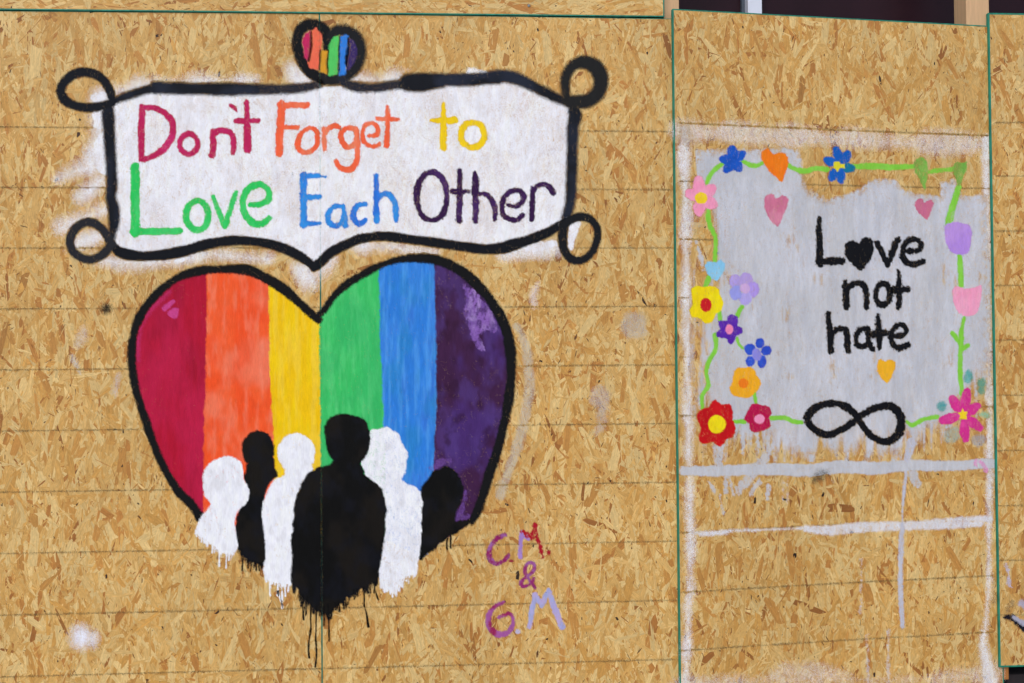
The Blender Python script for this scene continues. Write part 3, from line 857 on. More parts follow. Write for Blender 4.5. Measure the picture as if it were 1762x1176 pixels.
GW = 'words brushed on the banner'
word('painted_word', WALL, [('letter', [ZP.S([(110, 105), (105, 300), (107, 515)], 40), ZP.S([(110, 114), (200, 118), (280, 150), (338, 220), (352, 290), (330, 370), (270, 445), (190, 497), (106, 518)], [34, 38, 42, 46, 46, 44, 42, 40, 40])]),
                           ('letter', [ZP.R(473, 398, 70, 78, 36)]), ('letter', [ZP.S([(657, 300), (665, 400), (655, 485)], [24, 46, 46]), ZP.S([(668, 335), (700, 300), (745, 293), (795, 310), (820, 360), (823, 420), (815, 465)], [30, 38, 36, 38, 42, 44, 38])]),
                           ('apostrophe', [ZP.S([(797, 95), (825, 112), (842, 142)], [20, 24, 16])]), ('letter', [ZP.S([(925, 75), (928, 250), (930, 440)], [30, 40, 58]), ZP.S([(842, 218), (930, 218), (1018, 218)], 32)])],
     (186, 32, 84), 'crimson first word of the banner text, above the green word', 9, GW, mixes=[((214, 52, 120), 18, 30, .5, -.3)])
word('painted_word', WALL, [('letter', [ZQ.S([(112, 88), (100, 280), (90, 470)], [52, 54, 52]), ZQ.S([(95, 98), (200, 96), (308, 96)], 40), ZQ.S([(110, 270), (235, 268)], 27)]),
                           ('letter', [ZQ.S([(330, 272), (270, 310), (240, 370), (237, 425), (275, 462), (330, 458), (375, 420), (390, 350), (380, 295)], [26, 30, 34, 36, 34, 32, 28, 26], closed=True)]),
                           ('letter', [ZQ.S([(438, 278), (445, 440)], [26, 28]), ZQ.S([(445, 318), (480, 272), (530, 257), (558, 268)], [26, 30, 34, 26])]),
                           ('letter', [ZQ.S([(692, 285), (640, 272), (590, 292), (572, 340), (592, 400), (630, 428), (678, 400), (696, 340), (692, 285)], 32), ZQ.S([(692, 280), (704, 400), (695, 520), (660, 590), (600, 598), (558, 578), (540, 535)], [30, 32, 36, 36, 34, 30, 24])]),
                           ('letter', [ZQ.S([(790, 335), (850, 328), (868, 290), (840, 247), (800, 236), (757, 260), (740, 310), (750, 370), (790, 410), (840, 414), (868, 397)], [26, 28, 26, 26, 28, 30, 30, 30, 28, 26])]),
                           ('letter', [ZQ.S([(935, 108), (936, 250), (928, 405)], [22, 30, 42]), ZQ.S([(855, 200), (940, 205), (1020, 205)], [26, 28, 22])])],
     (255, 98, 60), 'coral orange second word of the top banner line', 9, GW, mixes=[((255, 140, 104), 16, 40, .6, -.15)])
word('painted_word', WALL, [('letter', [ZR.S([(285, 90), (285, 250), (284, 425)], [20, 42, 50]), ZR.S([(188, 213), (280, 215), (370, 214)], [18, 38, 50])]), ('letter', [ZR.R(513, 328, 92, 97, 42)])],
     (252, 204, 22), 'yellow short word ending the top banner line', 9, GW)
word('painted_word', WALL, [('letter', [ZP.S([(58, 572), (58, 800), (56, 1090)], [56, 62, 62]), ZP.S([(40, 1085), (200, 1080), (400, 1075)], [44, 48, 46])]), ('letter', [ZP.R(540, 955, 88, 112, 42)]),
                           ('letter', [ZP.S([(660, 808), (710, 920), (752, 1035)], [18, 36, 40], smooth=False), ZP.S([(755, 1035), (800, 900), (842, 772)], [40, 38, 26], smooth=False)]),
                           ('letter', [ZP.S([(950, 872), (1010, 870), (1080, 845), (1100, 790), (1070, 732), (1010, 714), (940, 747), (895, 820), (895, 900), (935, 980), (1010, 1024), (1070, 1005), (1098, 972)], [24, 34, 42, 44, 40, 44, 46, 44, 42, 46, 48, 44, 34])])],
     (44, 198, 92), 'green word with a tall first letter starting the lower banner line', 9, GW, mixes=[((84, 216, 120), 20, 40, .5, -.2)])
word('painted_word', WALL, [('letter', [ZQ.S([(283, 640), (282, 830), (284, 1028)], 46), ZQ.S([(285, 645), (400, 647)], 32), ZQ.S([(395, 650), (452, 655)], 14), ZQ.S([(285, 814), (405, 810)], [34, 28]), ZQ.S([(270, 1018), (405, 1018)], [34, 26])]),
                           ('letter', [ZQ.S([(570, 882), (512, 888), (474, 940), (476, 1000), (520, 1036), (570, 1018), (600, 960)], [28, 34, 38, 38, 36, 32]), ZQ.S([(588, 878), (600, 960), (606, 1030)], [22, 36, 40])]),
                           ('letter', [ZQ.S([(762, 868), (710, 874), (672, 920), (672, 978), (715, 1020), (762, 990)], [30, 34, 40, 40, 38, 26])]),
                           ('letter', [ZQ.S([(848, 642), (848, 990)], [30, 40]), ZQ.S([(852, 835), (890, 792), (940, 788), (980, 832), (998, 900), (1000, 990)], [28, 36, 40, 38, 38, 36])])],
     (52, 142, 220), 'blue word in the middle of the lower banner line', 9, GW, mixes=[((40, 100, 206), 20, 40, .7, -.1)])
word('painted_word', WALL, [('letter', [ZR.R(195, 806, 118, 190, [38, 44, 40, 34, 30, 32, 40, 44, 40, 36, 36, 38, 38])]), ('letter', [ZR.S([(412, 605), (410, 800), (405, 990)], [26, 34, 46]), ZR.S([(352, 768), (478, 768)], [34, 28])]),
                           ('letter', [ZR.S([(530, 618), (533, 700), (535, 1000)], [12, 48, 36]), ZR.S([(548, 790), (600, 785), (650, 820), (685, 890), (688, 985)], [26, 32, 34, 36, 26])]),
                           ('letter', [ZR.S([(790, 875), (840, 885), (890, 860), (912, 810), (880, 765), (820, 763), (765, 800), (740, 870), (750, 940), (800, 985), (860, 985), (900, 948)], [22, 32, 34, 34, 32, 32, 34, 36, 36, 36, 34, 28])]),
                           ('letter', [ZR.S([(980, 745), (977, 860), (972, 980)], [26, 32, 30]), ZR.S([(985, 775), (1010, 730), (1060, 712), (1110, 735), (1138, 780)], [22, 30, 30, 34, 34])])],
     (52, 24, 66), 'dark plum last word of the lower banner line', 9, GW, mixes=[((84, 48, 112), 24, 40, .5, -.2)])

# ================================================================== the large rainbow heart
big = pthing('painted_heart', WALL, 550, 890, 'huge rainbow striped heart with black outline behind the row of figures', 'painted heart', 'hearts painted on the boards')
HEART = ZJ.p([(430, 1420), (330, 1290), (240, 1150), (190, 1020), (132, 850), (95, 700), (86, 560), (102, 440), (150, 330), (230, 235), (330, 162), (450, 122), (600, 110), (720, 116), (820, 160), (920, 222), (1000, 292), (1060, 345), (1108, 388)]) + ZK.p([(25, 362), (60, 330), (120, 245), (220, 165), (340, 100), (450, 60), (600, 52), (720, 77), (820, 132), (920, 222), (1000, 330), (1050, 430), (1073, 550), (1078, 680), (1063, 820), (1038, 950), (1010, 1080)]) + ZM.p([(885, 320), (850, 420), (830, 470), (785, 515), (740, 542), (690, 580), (640, 620), (610, 640)]) + [(660, 930), (420, 930)]
HP = Poly(HEART, False)


class Both:
    """The part of one outline that lies inside another."""
    def __init__(self, a, b):
        self.a, self.b = a, b

    def bbox(self):
        return np.maximum(self.a.bbox()[0], self.b.bbox()[0]), np.minimum(self.a.bbox()[1], self.b.bbox()[1])

    def sd(self, X, Y):
        return np.minimum(self.a.sd(X, Y), self.b.sd(X, Y))


EDG = [[(150, 400), (150, 1000)], [(356, 440), (355, 560), (354, 650), (350, 760), (349, 1000)], [(461, 440), (463, 560), (464, 640), (470, 740), (472, 1000)], [(548.5, 440), (551, 700), (553, 1000)],
       [(652, 440), (654, 560), (657, 660), (661, 735), (664, 1000)], [(747, 430), (750, 560), (751, 700), (745, 800), (742, 1000)], [(960, 400), (960, 1000)]]
for i, (rgb, lab, mx, vr) in enumerate((((178, 18, 48), 'crimson stripe', [((190, 30, 72), 70, 90, .7, -.1), ((150, 14, 44), 30, 90, .6, -.15), ((190, 30, 72), 6, 50, .25, -.1)], .06),
                                        ((244, 92, 44), 'orange stripe', [((242, 124, 92), 46, 70, .75, .0), ((238, 74, 28), 30, 50, .6, -.1), ((250, 150, 120), 9, 40, .35, -.25)], .05),
                                        ((248, 200, 10), 'yellow stripe', [((230, 180, 10), 18, 70, .5, -.1), ((252, 216, 70), 6, 60, .6, -.1), ((222, 168, 0), 6, 60, .25, -.25)], .06),
                                        ((58, 190, 98), 'green stripe', [((84, 206, 118), 10, 44, .7, -.25), ((52, 178, 100), 40, 70, .5, 0), ((104, 212, 132), 5, 50, .25, -.2)], .06),
                                        ((46, 124, 212), 'blue stripe', [((78, 160, 234), 12, 60, .65, -.1), ((40, 92, 196), 12, 60, .6, -.2), ((40, 132, 186), 16, 50, .5, -.2), ((96, 172, 238), 5, 50, .35, -.2)], .08),
                                        ((70, 42, 104), 'purple stripe', [((62, 28, 56), 44, 60, .85, .1), ((84, 60, 128), 20, 40, .5, -.15), ((48, 20, 44), 14, 20, .6, -.3)], .08))):
    reg = Poly(EDG[i] + [(x_ + (4 if i < 5 else 0), y_) for x_, y_ in EDG[i + 1][::-1]], False)
    tag(paint('stripe', WALL, [Both(reg, HP)], rgb, 1 + .3 * i, 'solid', big, mixes=mx, var=vr, step=2.0, pit=.06 if i < 5 else .12, dens=1.0, amp=1.5), lab)
paint('outline', WALL, [Stroke(ZL.p([(75, 620), (30, 550)]) + ZJ.p([(330, 1310), (240, 1150), (190, 1020), (132, 850), (95, 700), (86, 560), (102, 440), (150, 330), (230, 235), (330, 160), (450, 118), (600, 106), (720, 112), (820, 158), (920, 220), (1000, 290), (1060, 345), (1108, 385)]),
      np.array([16, 14, 14, 13, 13, 13.5, 14, 13.5, 14, 13, 13, 13, 13, 13, 16, 16, 16, 14, 14, 13])), Stroke(ZK.p([(20, 365), (60, 325), (120, 243), (220, 163), (340, 98), (450, 58), (600, 48), (720, 73), (820, 128), (920, 218), (1000, 328), (1050, 430), (1075, 550), (1080, 680), (1065, 820), (1040, 950), (1010, 1080)]) + ZM.p([(890, 300), (860, 400), (838, 455), (820, 485)]),
      np.array([11, 12, 12, 12, 12, 12, 16, 18, 17, 17, 17, 17, 16, 16, 14, 14, 14, 16, 16, 12]))], (20, 20, 21), 4, 'spray', big, soft=4.0, amp=1.4, amp2=1.1, dens=1.0, pit=.1, grow=.6)
tag(paint('highlight', WALL, ZK.P([(818, 190), (880, 222), (930, 290), (980, 330), (1012, 440), (985, 450), (940, 440), (905, 470), (938, 550), (912, 555), (880, 520), (852, 450), (818, 330), (832, 280)], False), (146, 102, 184), 3.4, 'dry', big, drop=.65, pit=.6, dens=.85, mixes=[((100, 68, 140), 10, 22, .7, -.1), ((186, 156, 212), 8, 16, .6, -.25)]), 'pale lavender highlight')
tag(paint('highlight', WALL, [ZJ.P([(283, 352), (310, 320), (343, 326), (330, 368), (305, 376)]), ZJ.S([(265, 322), (310, 284)], 22)], (206, 72, 142), 3.4, 'brush', big, dens=.85), 'pink highlight')
paint('highlight', WALL, ZJ.S([(118, 600), (112, 500), (130, 410), (190, 320), (290, 230)], [14, 30, 26, 24, 12]), (196, 52, 112), 3.3, 'spray', big, dens=.55, soft=10)
paint('highlight', WALL, [ZM.S([(650, 262), (685, 240), (720, 232)], [20, 30, 24]), ZM.S([(790, 360), (778, 440), (755, 490)], [6, 26, 26]), ZM.S([(770, 480), (830, 460)], [30, 10])], (112, 74, 150), 3.4, 'dry', big, dens=.62)

# ================================================================== the row of painted figures
FG = 'painted figures in the large heart'


def figure(label, body, drips, rgb, layer, px, py, mx, style='solid', **kw):
    layer = layer + 3
    t = pthing('painted_figure', WALL, px, py, label, 'painted figure', FG)
    paint('silhouette', WALL, body, rgb, layer, style, t, mixes=mx, step=1.7, **kw)
    for d in drips:
        paint('drip', WALL, d, rgb, layer + .5, 'solid', t, step=1.2, soft=1.4, amp=.5, amp2=.3, pit=.05)
    return t


FW, FB = (241, 241, 247), (9, 9, 9)
MW = [((214, 210, 208), 9, 16, .4, -.25)]
MB = [((25, 21, 17), 34, 46, .8, -.1), ((18, 20, 30), 20, 30, .5, -.2)]
r_ = np.random.default_rng(5)


def drips(Z, xs, y0, y1, wd):
    out = []
    for i, x in enumerate(xs):
        b = y0 if np.ndim(y0) == 0 else y0[i]; e = y1 if np.ndim(y1) == 0 else y1[i]
        j = r_.normal(0, 2.5, 3)
        out.append(Z.S([(x, b), (x + j[0], b + (e - b) * .5), (x + j[0] + j[1], e)], [wd * 1.3, wd * .8, wd]))
    return out


def fringe(Z, line, lo, hi, wd, step, seed):
    """Short uneven runs all along a figure's wet lower edge."""
    r = np.random.default_rng(seed)
    P = np.array(line, float)
    out, x = [], P[0, 0]
    while x < P[-1, 0]:
        y = float(np.interp(x, P[:, 0], P[:, 1]))
        L = lo + (hi - lo) * r.uniform() ** 2.2
        w0 = wd * r.uniform(.7, 1.5)
        out.append(Z.S([(x, y - 8), (x + r.normal(0, 2), y + L * .5), (x + r.normal(0, 3), y + L)], [w0 * 1.7, w0, w0 * .7]))
        x += step * r.uniform(.6, 1.5)
    return out


figure('black slim painted figure between two white ones under the orange stripe', [ZL.E(405, 240, 92, 106), ZL.P([(345, 318), (335, 360), (325, 400), (330, 440), (330, 490), (310, 550), (285, 620), (275, 700), (290, 790), (310, 830), (350, 866), (400, 885), (445, 890), (460, 700), (440, 560), (450, 480), (480, 420), (515, 385), (500, 345), (492, 290), (420, 270)]), *fringe(ZL, [(296, 800), (310, 828), (350, 864), (400, 884), (440, 890)], 10, 46, 8, 12, 1)],
       drips(ZL, [320, 346, 366, 390, 412, 428], [850, 860, 870, 875, 880, 880], [920, 905, 925, 918, 920, 900], 9), FB, 4, 443, 980, MB, pit=.0, dens=1.0, soft=2.6)
figure('white round headed painted figure at the outer end below the crimson stripe', [*fringe(ZL, [(60, 706), (92, 740), (140, 766), (170, 800), (225, 818), (262, 828)], 8, 36, 8, 13, 2), ZL.P([(93, 440), (97, 385), (118, 335), (155, 302), (220, 282), (285, 290), (315, 335), (322, 400), (345, 440), (356, 490), (335, 545), (292, 592), (278, 640), (280, 720), (292, 785), (262, 830), (225, 820), (170, 803), (140, 768), (92, 742), (58, 708), (75, 640), (108, 590), (138, 548), (108, 505)])],
       drips(ZL, [62, 86, 112, 150, 190, 228, 246], [705, 735, 755, 775, 805, 815, 815], [728, 758, 772, 820, 895, 905, 862], 10), FW, 5.5, 385, 965, MW, pit=.3)
figure('tall white painted figure with a round head under the yellow stripe', [ZL.E(620, 262, 106, 113), ZL.P([(556, 330), (555, 382), (500, 412), (460, 470), (435, 540), (425, 620), (440, 720), (445, 830), (434, 910), (447, 965), (480, 985), (530, 995), (580, 1003), (606, 985), (608, 850), (620, 700), (640, 560), (670, 450), (715, 380), (700, 320), (620, 300)]), *fringe(ZL, [(438, 920), (450, 965), (480, 985), (530, 994), (580, 1000), (598, 990)], 8, 44, 8, 13, 3)],
       drips(ZL, [452, 476, 516, 540, 560, 577], [960, 970, 980, 1040, 985, 985], [985, 1060, 1060, 1130, 1065, 1035], 11) + [ZL.S([(516, 1040), (530, 1080), (545, 1130)], [12, 10, 9])], FW, 5.2, 490, 1010, MW, pit=.26)
figure('white painted figure with bushy hair under the blue stripe', [*fringe(ZM, [(430, 735), (455, 765), (480, 782), (500, 768), (530, 734), (585, 712)], 6, 34, 6, 9, 4), ZM.P([(385, 110), (430, 95), (465, 90), (507, 120), (532, 170), (544, 220), (530, 290), (520, 312), (560, 332), (602, 368), (606, 480), (602, 560), (590, 640), (585, 712), (550, 718), (530, 735), (500, 770), (480, 785), (455, 765), (430, 735), (400, 690), (430, 540), (430, 440), (420, 370), (390, 315), (376, 300), (352, 252), (362, 200)])],
       drips(ZM, [437, 455, 468, 482, 500, 515, 533, 552, 580], [735, 755, 765, 770, 760, 745, 725, 710, 700], [755, 785, 775, 808, 795, 770, 745, 725, 720], 8), FW, 4.6, 680, 1020, MW, style='brush', pit=.34, drop=.05, amp=2.4, dens=.98)
figure('small black painted figure under the purple stripe, far end of the row', ZM.P([(602, 362), (625, 315), (655, 275), (700, 254), (742, 266), (772, 302), (784, 360), (770, 420), (746, 462), (752, 492), (800, 478), (828, 470), (800, 508), (742, 545), (690, 580), (640, 620), (598, 652), (590, 560), (597, 480)]),
       drips(ZM, [716, 730], [560, 550], [606, 600], 7), FB, 4, 770, 960, MB, pit=.0, dens=1.0, soft=2.6, amp=2.2)
figure('largest black painted figure in the middle, dripping below the heart', [*fringe(ZM, [(66, 755), (76, 775), (97, 812), (128, 836), (150, 862), (190, 866), (232, 850), (280, 832), (305, 796), (345, 784), (395, 764), (420, 728)], 8, 46, 8, 9, 5), ZM.P([(82, 770), (100, 815), (150, 862), (190, 868), (250, 850), (290, 820), (270, 760)]), ZM.P([(198, 90), (222, 46), (280, 30), (342, 40), (367, 62), (386, 100), (390, 150), (372, 200), (356, 232), (352, 262), (380, 302), (420, 332), (446, 372), (457, 430), (452, 550), (432, 640), (422, 725), (395, 760), (345, 778), (305, 790), (280, 828), (232, 848), (190, 862), (150, 860), (128, 822), (97, 810), (76, 772), (56, 740), (54, 600), (64, 450), (84, 350), (106, 302), (150, 266), (200, 247), (226, 228), (206, 182), (198, 130)])],
       drips(ZM, [102, 121, 136, 159, 192, 207, 252, 360, 408], [800, 810, 840, 850, 850, 840, 830, 770, 745], [905, 885, 960, 1000, 930, 995, 868, 850, 790], 8) + [ZM.S([(134, 950), (126, 1010), (128, 1066)], [7, 7, 9]), ZM.S([(157, 995), (160, 1050), (154, 1106)], [7, 7, 9]), ZM.S([(363, 845), (372, 880), (380, 935)], [6, 7, 9]), ZM.S([(410, 785), (422, 820)], [6, 6])] + drips(ZM, [88, 240, 318, 332], [790, 835, 780, 780], [825, 862, 800, 795], 8),
       FB, 6.5, 560, 1060, MB, pit=.0, dens=1.0, soft=3.2, amp=2.4)

# ================================================================== initials under the heart
PLUM = (142, 36, 92)
GI = 'initials painted below the heart'
LAV = (166, 130, 196)
ini = pthing('painted_initials', WALL, 890, 975, 'plum and red initials C M with dots, above the ampersand', 'lettering', GI)
paint('letter', WALL, ZN.S([(312, 275), (252, 300), (205, 355), (187, 420), (207, 478), (250, 500), (308, 470), (342, 432)], [26, 36, 34, 34, 36, 36, 32, 24]), PLUM, 1, 'brush', ini, step=1.3, mixes=[(LAV, 14, 14, .6, -.1)])
paint('letter', WALL, [ZN.S([(430, 450), (442, 250)], 28), ZN.S([(442, 262), (490, 300)], 26)], LAV, 1, 'brush', ini, step=1.3)
paint('letter', WALL, [ZN.S([(450, 245), (490, 280), (518, 290), (545, 205)], [20, 28, 34, 36], smooth=False), ZN.S([(545, 205), (572, 330), (608, 448)], [38, 34, 30])], (170, 26, 42), 1.6, 'dry', ini, step=1.3, drop=.3)
paint('dot', WALL, ZN.E(652, 412, 12, 17, -20), (160, 30, 40), 1, 'brush', ini, step=1.2, amp=.6)
paint('dot', WALL, ZN.E(360, 478, 16, 8), (150, 34, 60), 1, 'brush', ini, step=1.2, amp=.6)
amp_ = paint('painted_ampersand', WALL, ZN.S([(545, 685), (500, 625), (468, 565), (480, 505), (515, 490), (543, 515), (528, 560), (480, 602), (437, 640), (447, 674), (490, 668), (528, 635), (536, 612)], [20, 22, 24, 24, 24, 22, 22, 22, 24, 22, 22, 22, 18]), (146, 46, 104), 1, 'brush', None, step=1.2, amp=.8, amp2=.6, mixes=[(LAV, 10, 10, .4, -.2)])
tag(amp_, 'plum ampersand between the two rows of initials', 'lettering', GI)
ini2 = pthing('painted_initials', WALL, 905, 1095, 'lavender and plum initials G M, below the ampersand', 'lettering', GI)
paint('letter', WALL, [ZN.S([(300, 800), (240, 825), (197, 880), (182, 950), (210, 1020), (270, 1050), (340, 1030), (374, 970), (368, 912), (340, 888), (270, 915)], [24, 34, 36, 40, 42, 44, 36, 26, 22, 24, 24])], (150, 40, 86), 1, 'brush', ini2, step=1.3, mixes=[((166, 96, 164), 16, 16, .8, -.05)])
paint('letter', WALL, [ZN.S([(500, 990), (545, 742)], [34, 38]), ZN.S([(545, 745), (600, 825), (650, 705)], [28, 34, 36], smooth=False), ZN.S([(650, 705), (700, 850), (755, 990)], [34, 42, 46])], (176, 166, 212), 1, 'brush', ini2, step=1.3, mixes=[((150, 170, 210), 20, 20, .5, 0), ((200, 160, 200), 10, 14, .4, -.2)])
paint('dot', WALL, ZN.E(410, 1028, 18, 15), (190, 184, 210), 1, 'brush', ini2, step=1.2, amp=.6)

# ================================================================== loose marks on the wall boards
def mark(S, shapes, rgb, label, style='mist', dens=.7, layer=0, name='paint_smudge', cat='paint mark', **kw):
    o = paint(name, S, shapes, rgb, layer, style, None, dens=dens, **kw)
    return tag(o, label, cat)


mark(WALL, ZO.S([(135, 230), (170, 290), (192, 400), (197, 520), (180, 650), (150, 780), (108, 900), (72, 1000), (58, 1045)], [20, 34, 40, 42, 42, 44, 40, 40, 36]), (196, 188, 172), 'long grey smear curving beside the purple side of the big heart', 'brush', .55, soft=7, amp=2.5, drop=.2, pit=.3)
mark(WALL, ZO.E(698, 228, 60, 62), (186, 180, 172), 'round grey smudge near the upper part of the door seam', 'brush', .5, soft=14, amp=5, drop=.2)
mark(WALL, [ZO.E(540, 575, 48, 52), ZO.S([(555, 620), (535, 730)], [50, 22])], (190, 180, 176), 'grey smudge with a short tail between heart and door seam', 'brush', .46, soft=14, amp=5, drop=.2)
mark(WALL, ZO.S([(240, 20), (215, 80), (222, 130)], [20, 34, 24]), (224, 216, 224), 'small whitish scuff beside the top of the purple stripe', 'mist', .45, soft=10, amp=4)
mark(WALL, Z0.E(183, 531, 7.5, 7), (34, 32, 28), 'small black spray dot left of the crimson stripe'.replace('left of', 'beside'), 'spray', .92, soft=11, amp=2)
mark(WALL, [Z0.E(140, 1096, 17, 19), Z0.E(160, 1100, 8, 11)], (232, 232, 242), 'bright white splotch low on the wide first board', 'mist', .95, soft=30, amp=6, drop=.1)
mark(WALL, Zm(60, 240, 2.555).S([(165, 955), (180, 985), (196, 1030)], [24, 32, 16]), (206, 202, 194), 'small pale dab on the guide line beside the big heart', 'mist', .6, soft=8, amp=3)
mark(WALL, Zm(60, 240, 2.555).S([(215, 830), (205, 880), (185, 910)], [20, 40, 20]), (214, 204, 194), 'faint whitish smear under the black spray dot', 'mist', .4, soft=14, amp=4)
mark(WALL, [Zm(60, 240, 2.555).S([(365, 1040), (355, 1110)], [20, 26]), Zm(60, 240, 2.555).E(358, 1122, 8, 8)], (206, 200, 206), 'faint pale run touching the crimson edge of the heart', 'mist', .4, soft=10, amp=3)

# ================================================================== the grey square on the door sheet
GREY = (199, 199, 203)


def streaky(X, Y, sd, a, s):
    u, v = DOOR.uv(X, Y)
    left = smooth01((1300 - X) / 90.0)
    low = smooth01((Y - 690) / 60.0)
    right = smooth01((X - 1640) / 40.0) * smooth01((Y - 600) / 60.0)
    k = np.maximum.reduce([left * smooth01((Y - 330) / 60), low, right])
    st = .5 * vn(X, Y, 6.0, 80, s + 31) + .4 * vn(X, Y, 15, 46, s + 32) + .4 * vn(X, Y, 3.2, 40, s + 33)
    d = sd + st * (5 + 48 * k) - 6 * k
    e = smooth01((16 - sd) / 16) * smooth01(.5 + 1.6 * vn(X, Y, 3.5, 5, s + 35) + 1.0 * vn(X, Y, 11, 9, s + 36))
    thin = smooth01((vn(X, Y, 26, 60, s + 37) + .5 * vn(X, Y, 7, 24, s + 38) - .55) / .5) * smooth01(.4 + 1.2 * vn(X, Y, 2.6, 9, s + 39))
    return np.clip(d / (4.0 + 32 * k) + .5, 0, 1) * (1 - .6 * e) * (1 - .55 * thin) * (.98 - .10 * smooth01(.5 + 1.5 * vn(X, Y, 9, 40, s + 34)) * (.3 + k))


sq = [(1194, 258), (1372, 258), (1378, 282), (1382, 312), (1396, 332), (1420, 343), (1442, 340), (1468, 332), (1490, 318), (1497, 312), (1528, 307), (1545, 313), (1558, 327), (1594, 335), (1617, 337), (1617, 313), (1642, 311), (1651, 322), (1655, 336), (1698, 335), (1697, 424), (1702, 445), (1702, 600), (1700, 660), (1686, 664), (1668, 672), (1652, 684), (1646, 720), (1620, 742), (1590, 770), (1540, 782), (1400, 785), (1330, 775), (1290, 760), (1215, 765), (1196, 700), (1196, 560), (1210, 470), (1225, 400), (1205, 330)]
gp = paint('painted_square', DOOR, Poly(sq, False), GREY, 1, 'solid', None, step=1.9, afn=streaky, pit=.34, drop=.05, amp=4.5, sc=7, amp2=2.2, dens=.98, mixes=[((210, 211, 219), 50, 90, .6, 0), ((186, 188, 197), 10, 60, .45, -.2)])
tag(gp, 'pale grey painted square with streaked edges on the door sheet', 'painted square')
gl = paint_each('paint_streaks', 'streak', DOOR, [ZF.S([(430, 850), (470, 1000), (470, 1110)], [30, 26, 10]), ZF.S([(330, 1060), (320, 1176)], [50, 40]), ZF.S([(560, 960), (570, 1100)], [30, 10]), ZF.S([(640, 960), (625, 1090)], [26, 30]), ZF.S([(590, 1170), (640, 1090), (720, 960)], [30, 26, 20]), ZD.S([(190, 770), (215, 860), (240, 960)], [14, 24, 16]), ZF.S([(215, 560), (210, 700)], [16, 20]), ZF.S([(330, 400), (300, 560), (330, 740)], [20, 24, 40])], GREY, .6, 'dry', 'thin grey brush runs around the red flower', 'paint mark', dens=.85, drop=.25, pit=.5)
wf = paint('white_border', DOOR, [Stroke([(1177, 225), (1181, 420), (1184, 700), (1188, 860), (1187, 1010), (1182, 1120), (1178, 1190)], [18, 13, 12, 13, 12, 16, 22])], (240, 240, 248), 0, 'mist', None, dens=.68, soft=15, amp=5, drop=.3, pit=.4)
wf0 = paint('white_border', DOOR, [Stroke([(1172, 226), (1300, 232), (1450, 240), (1600, 248), (1690, 250)], [22, 30, 24, 32, 24])], (240, 240, 248), 0, 'mist', None, dens=.42, soft=26, amp=9, sc=34, drop=.3, pit=.4)
tag(wf, 'chalky white sprayed line down the door sheet outside the garland', 'paint line', 'white lines on the door sheet')
tag(wf0, 'faint white haze band above the flower garland', 'paint line', 'white lines on the door sheet')
wf2 = paint('white_border', DOOR, [Stroke([(1697, 240), (1697, 330), (1699, 450), (1702, 700), (1703, 860), (1701, 980), (1697, 1060), (1692, 1110), (1705, 1180)], [14, 12, 7, 10, 11, 10, 9, 16, 30])], (240, 240, 248), .4, 'mist', None, dens=.7, soft=11, amp=3.5, drop=.3, pit=.35)
tag(wf2, 'narrow white sprayed line down the edge beside the end sheet', 'paint line', 'white lines on the door sheet')
wf3 = paint('white_border', DOOR, [Stroke([(1170, 1180), (1300, 1172), (1380, 1162), (1480, 1170), (1600, 1168), (1712, 1160)], [26, 18, 40, 6, 12, 30])], (234, 234, 238), .8, 'mist', None, dens=.27, soft=24, amp=8, drop=.35, pit=.4)
tag(wf3, 'whitish band along the bottom of the door sheet', 'paint line', 'white lines on the door sheet')
gb = paint('grey_bar', DOOR, [ZH.S([(72, 190), (250, 190), (400, 184), (520, 182), (660, 188), (800, 172), (960, 178), (1100, 166), (1300, 166), (1500, 156)], [40, 48, 50, 52, 54, 56, 54, 50, 44, 44])], GREY, 2, 'brush', None, dens=.96, pit=.22, drop=.05)
tag(gb, 'thick grey painted bar across the door sheet under the flowers', 'paint line')
wl = paint('white_bar', DOOR, [ZH.S([(110, 478), (210, 480), (320, 466)], [12, 22, 8]), ZH.S([(320, 468), (560, 460), (640, 455)], [7, 6, 10]), ZH.S([(640, 458), (760, 466), (900, 452), (1080, 446), (1300, 440), (1450, 436)], [26, 42, 44, 38, 36, 20]), ZH.S([(1080, 440), (1300, 418), (1495, 412)], [12, 14, 26])], (226, 226, 232), 1, 'brush', None, dens=.8, drop=.4, pit=.5, soft=5)
tag(wl, 'patchy white line crossing the door sheet under the grey bar', 'paint line', 'white lines on the door sheet')
dl = paint('paint_run', DOOR, [ZH.S([(1128, 60), (1110, 130)], [44, 30]), ZH.S([(1105, 190), (1090, 330), (1085, 440)], [14, 6, 5]), ZH.S([(1085, 440), (1080, 560), (1078, 700), (1082, 820), (1088, 912)], [18, 20, 18, 18, 18])], (196, 198, 212), 3, 'brush', None, dens=.88, drop=.12)
tag(dl, 'long grey drip running down the lower door sheet', 'paint run')
ot = paint_each('paint_run', 'drip', DOOR, [ZH.S([(897, 600), (892, 860)], 6), ZH.S([(922, 950), (926, 1180)], 10), ZH.S([(1022, 930), (1020, 1180)], 9), ZH.S([(527, 200), (532, 330)], 5), ZH.S([(555, 205), (552, 330)], 5), ZH.S([(765, 190), (764, 245)], 6)], (214, 214, 222), .5, 'dry', 'faint thin white drips on the lower door sheet', 'paint run', dens=.42, drop=.7)
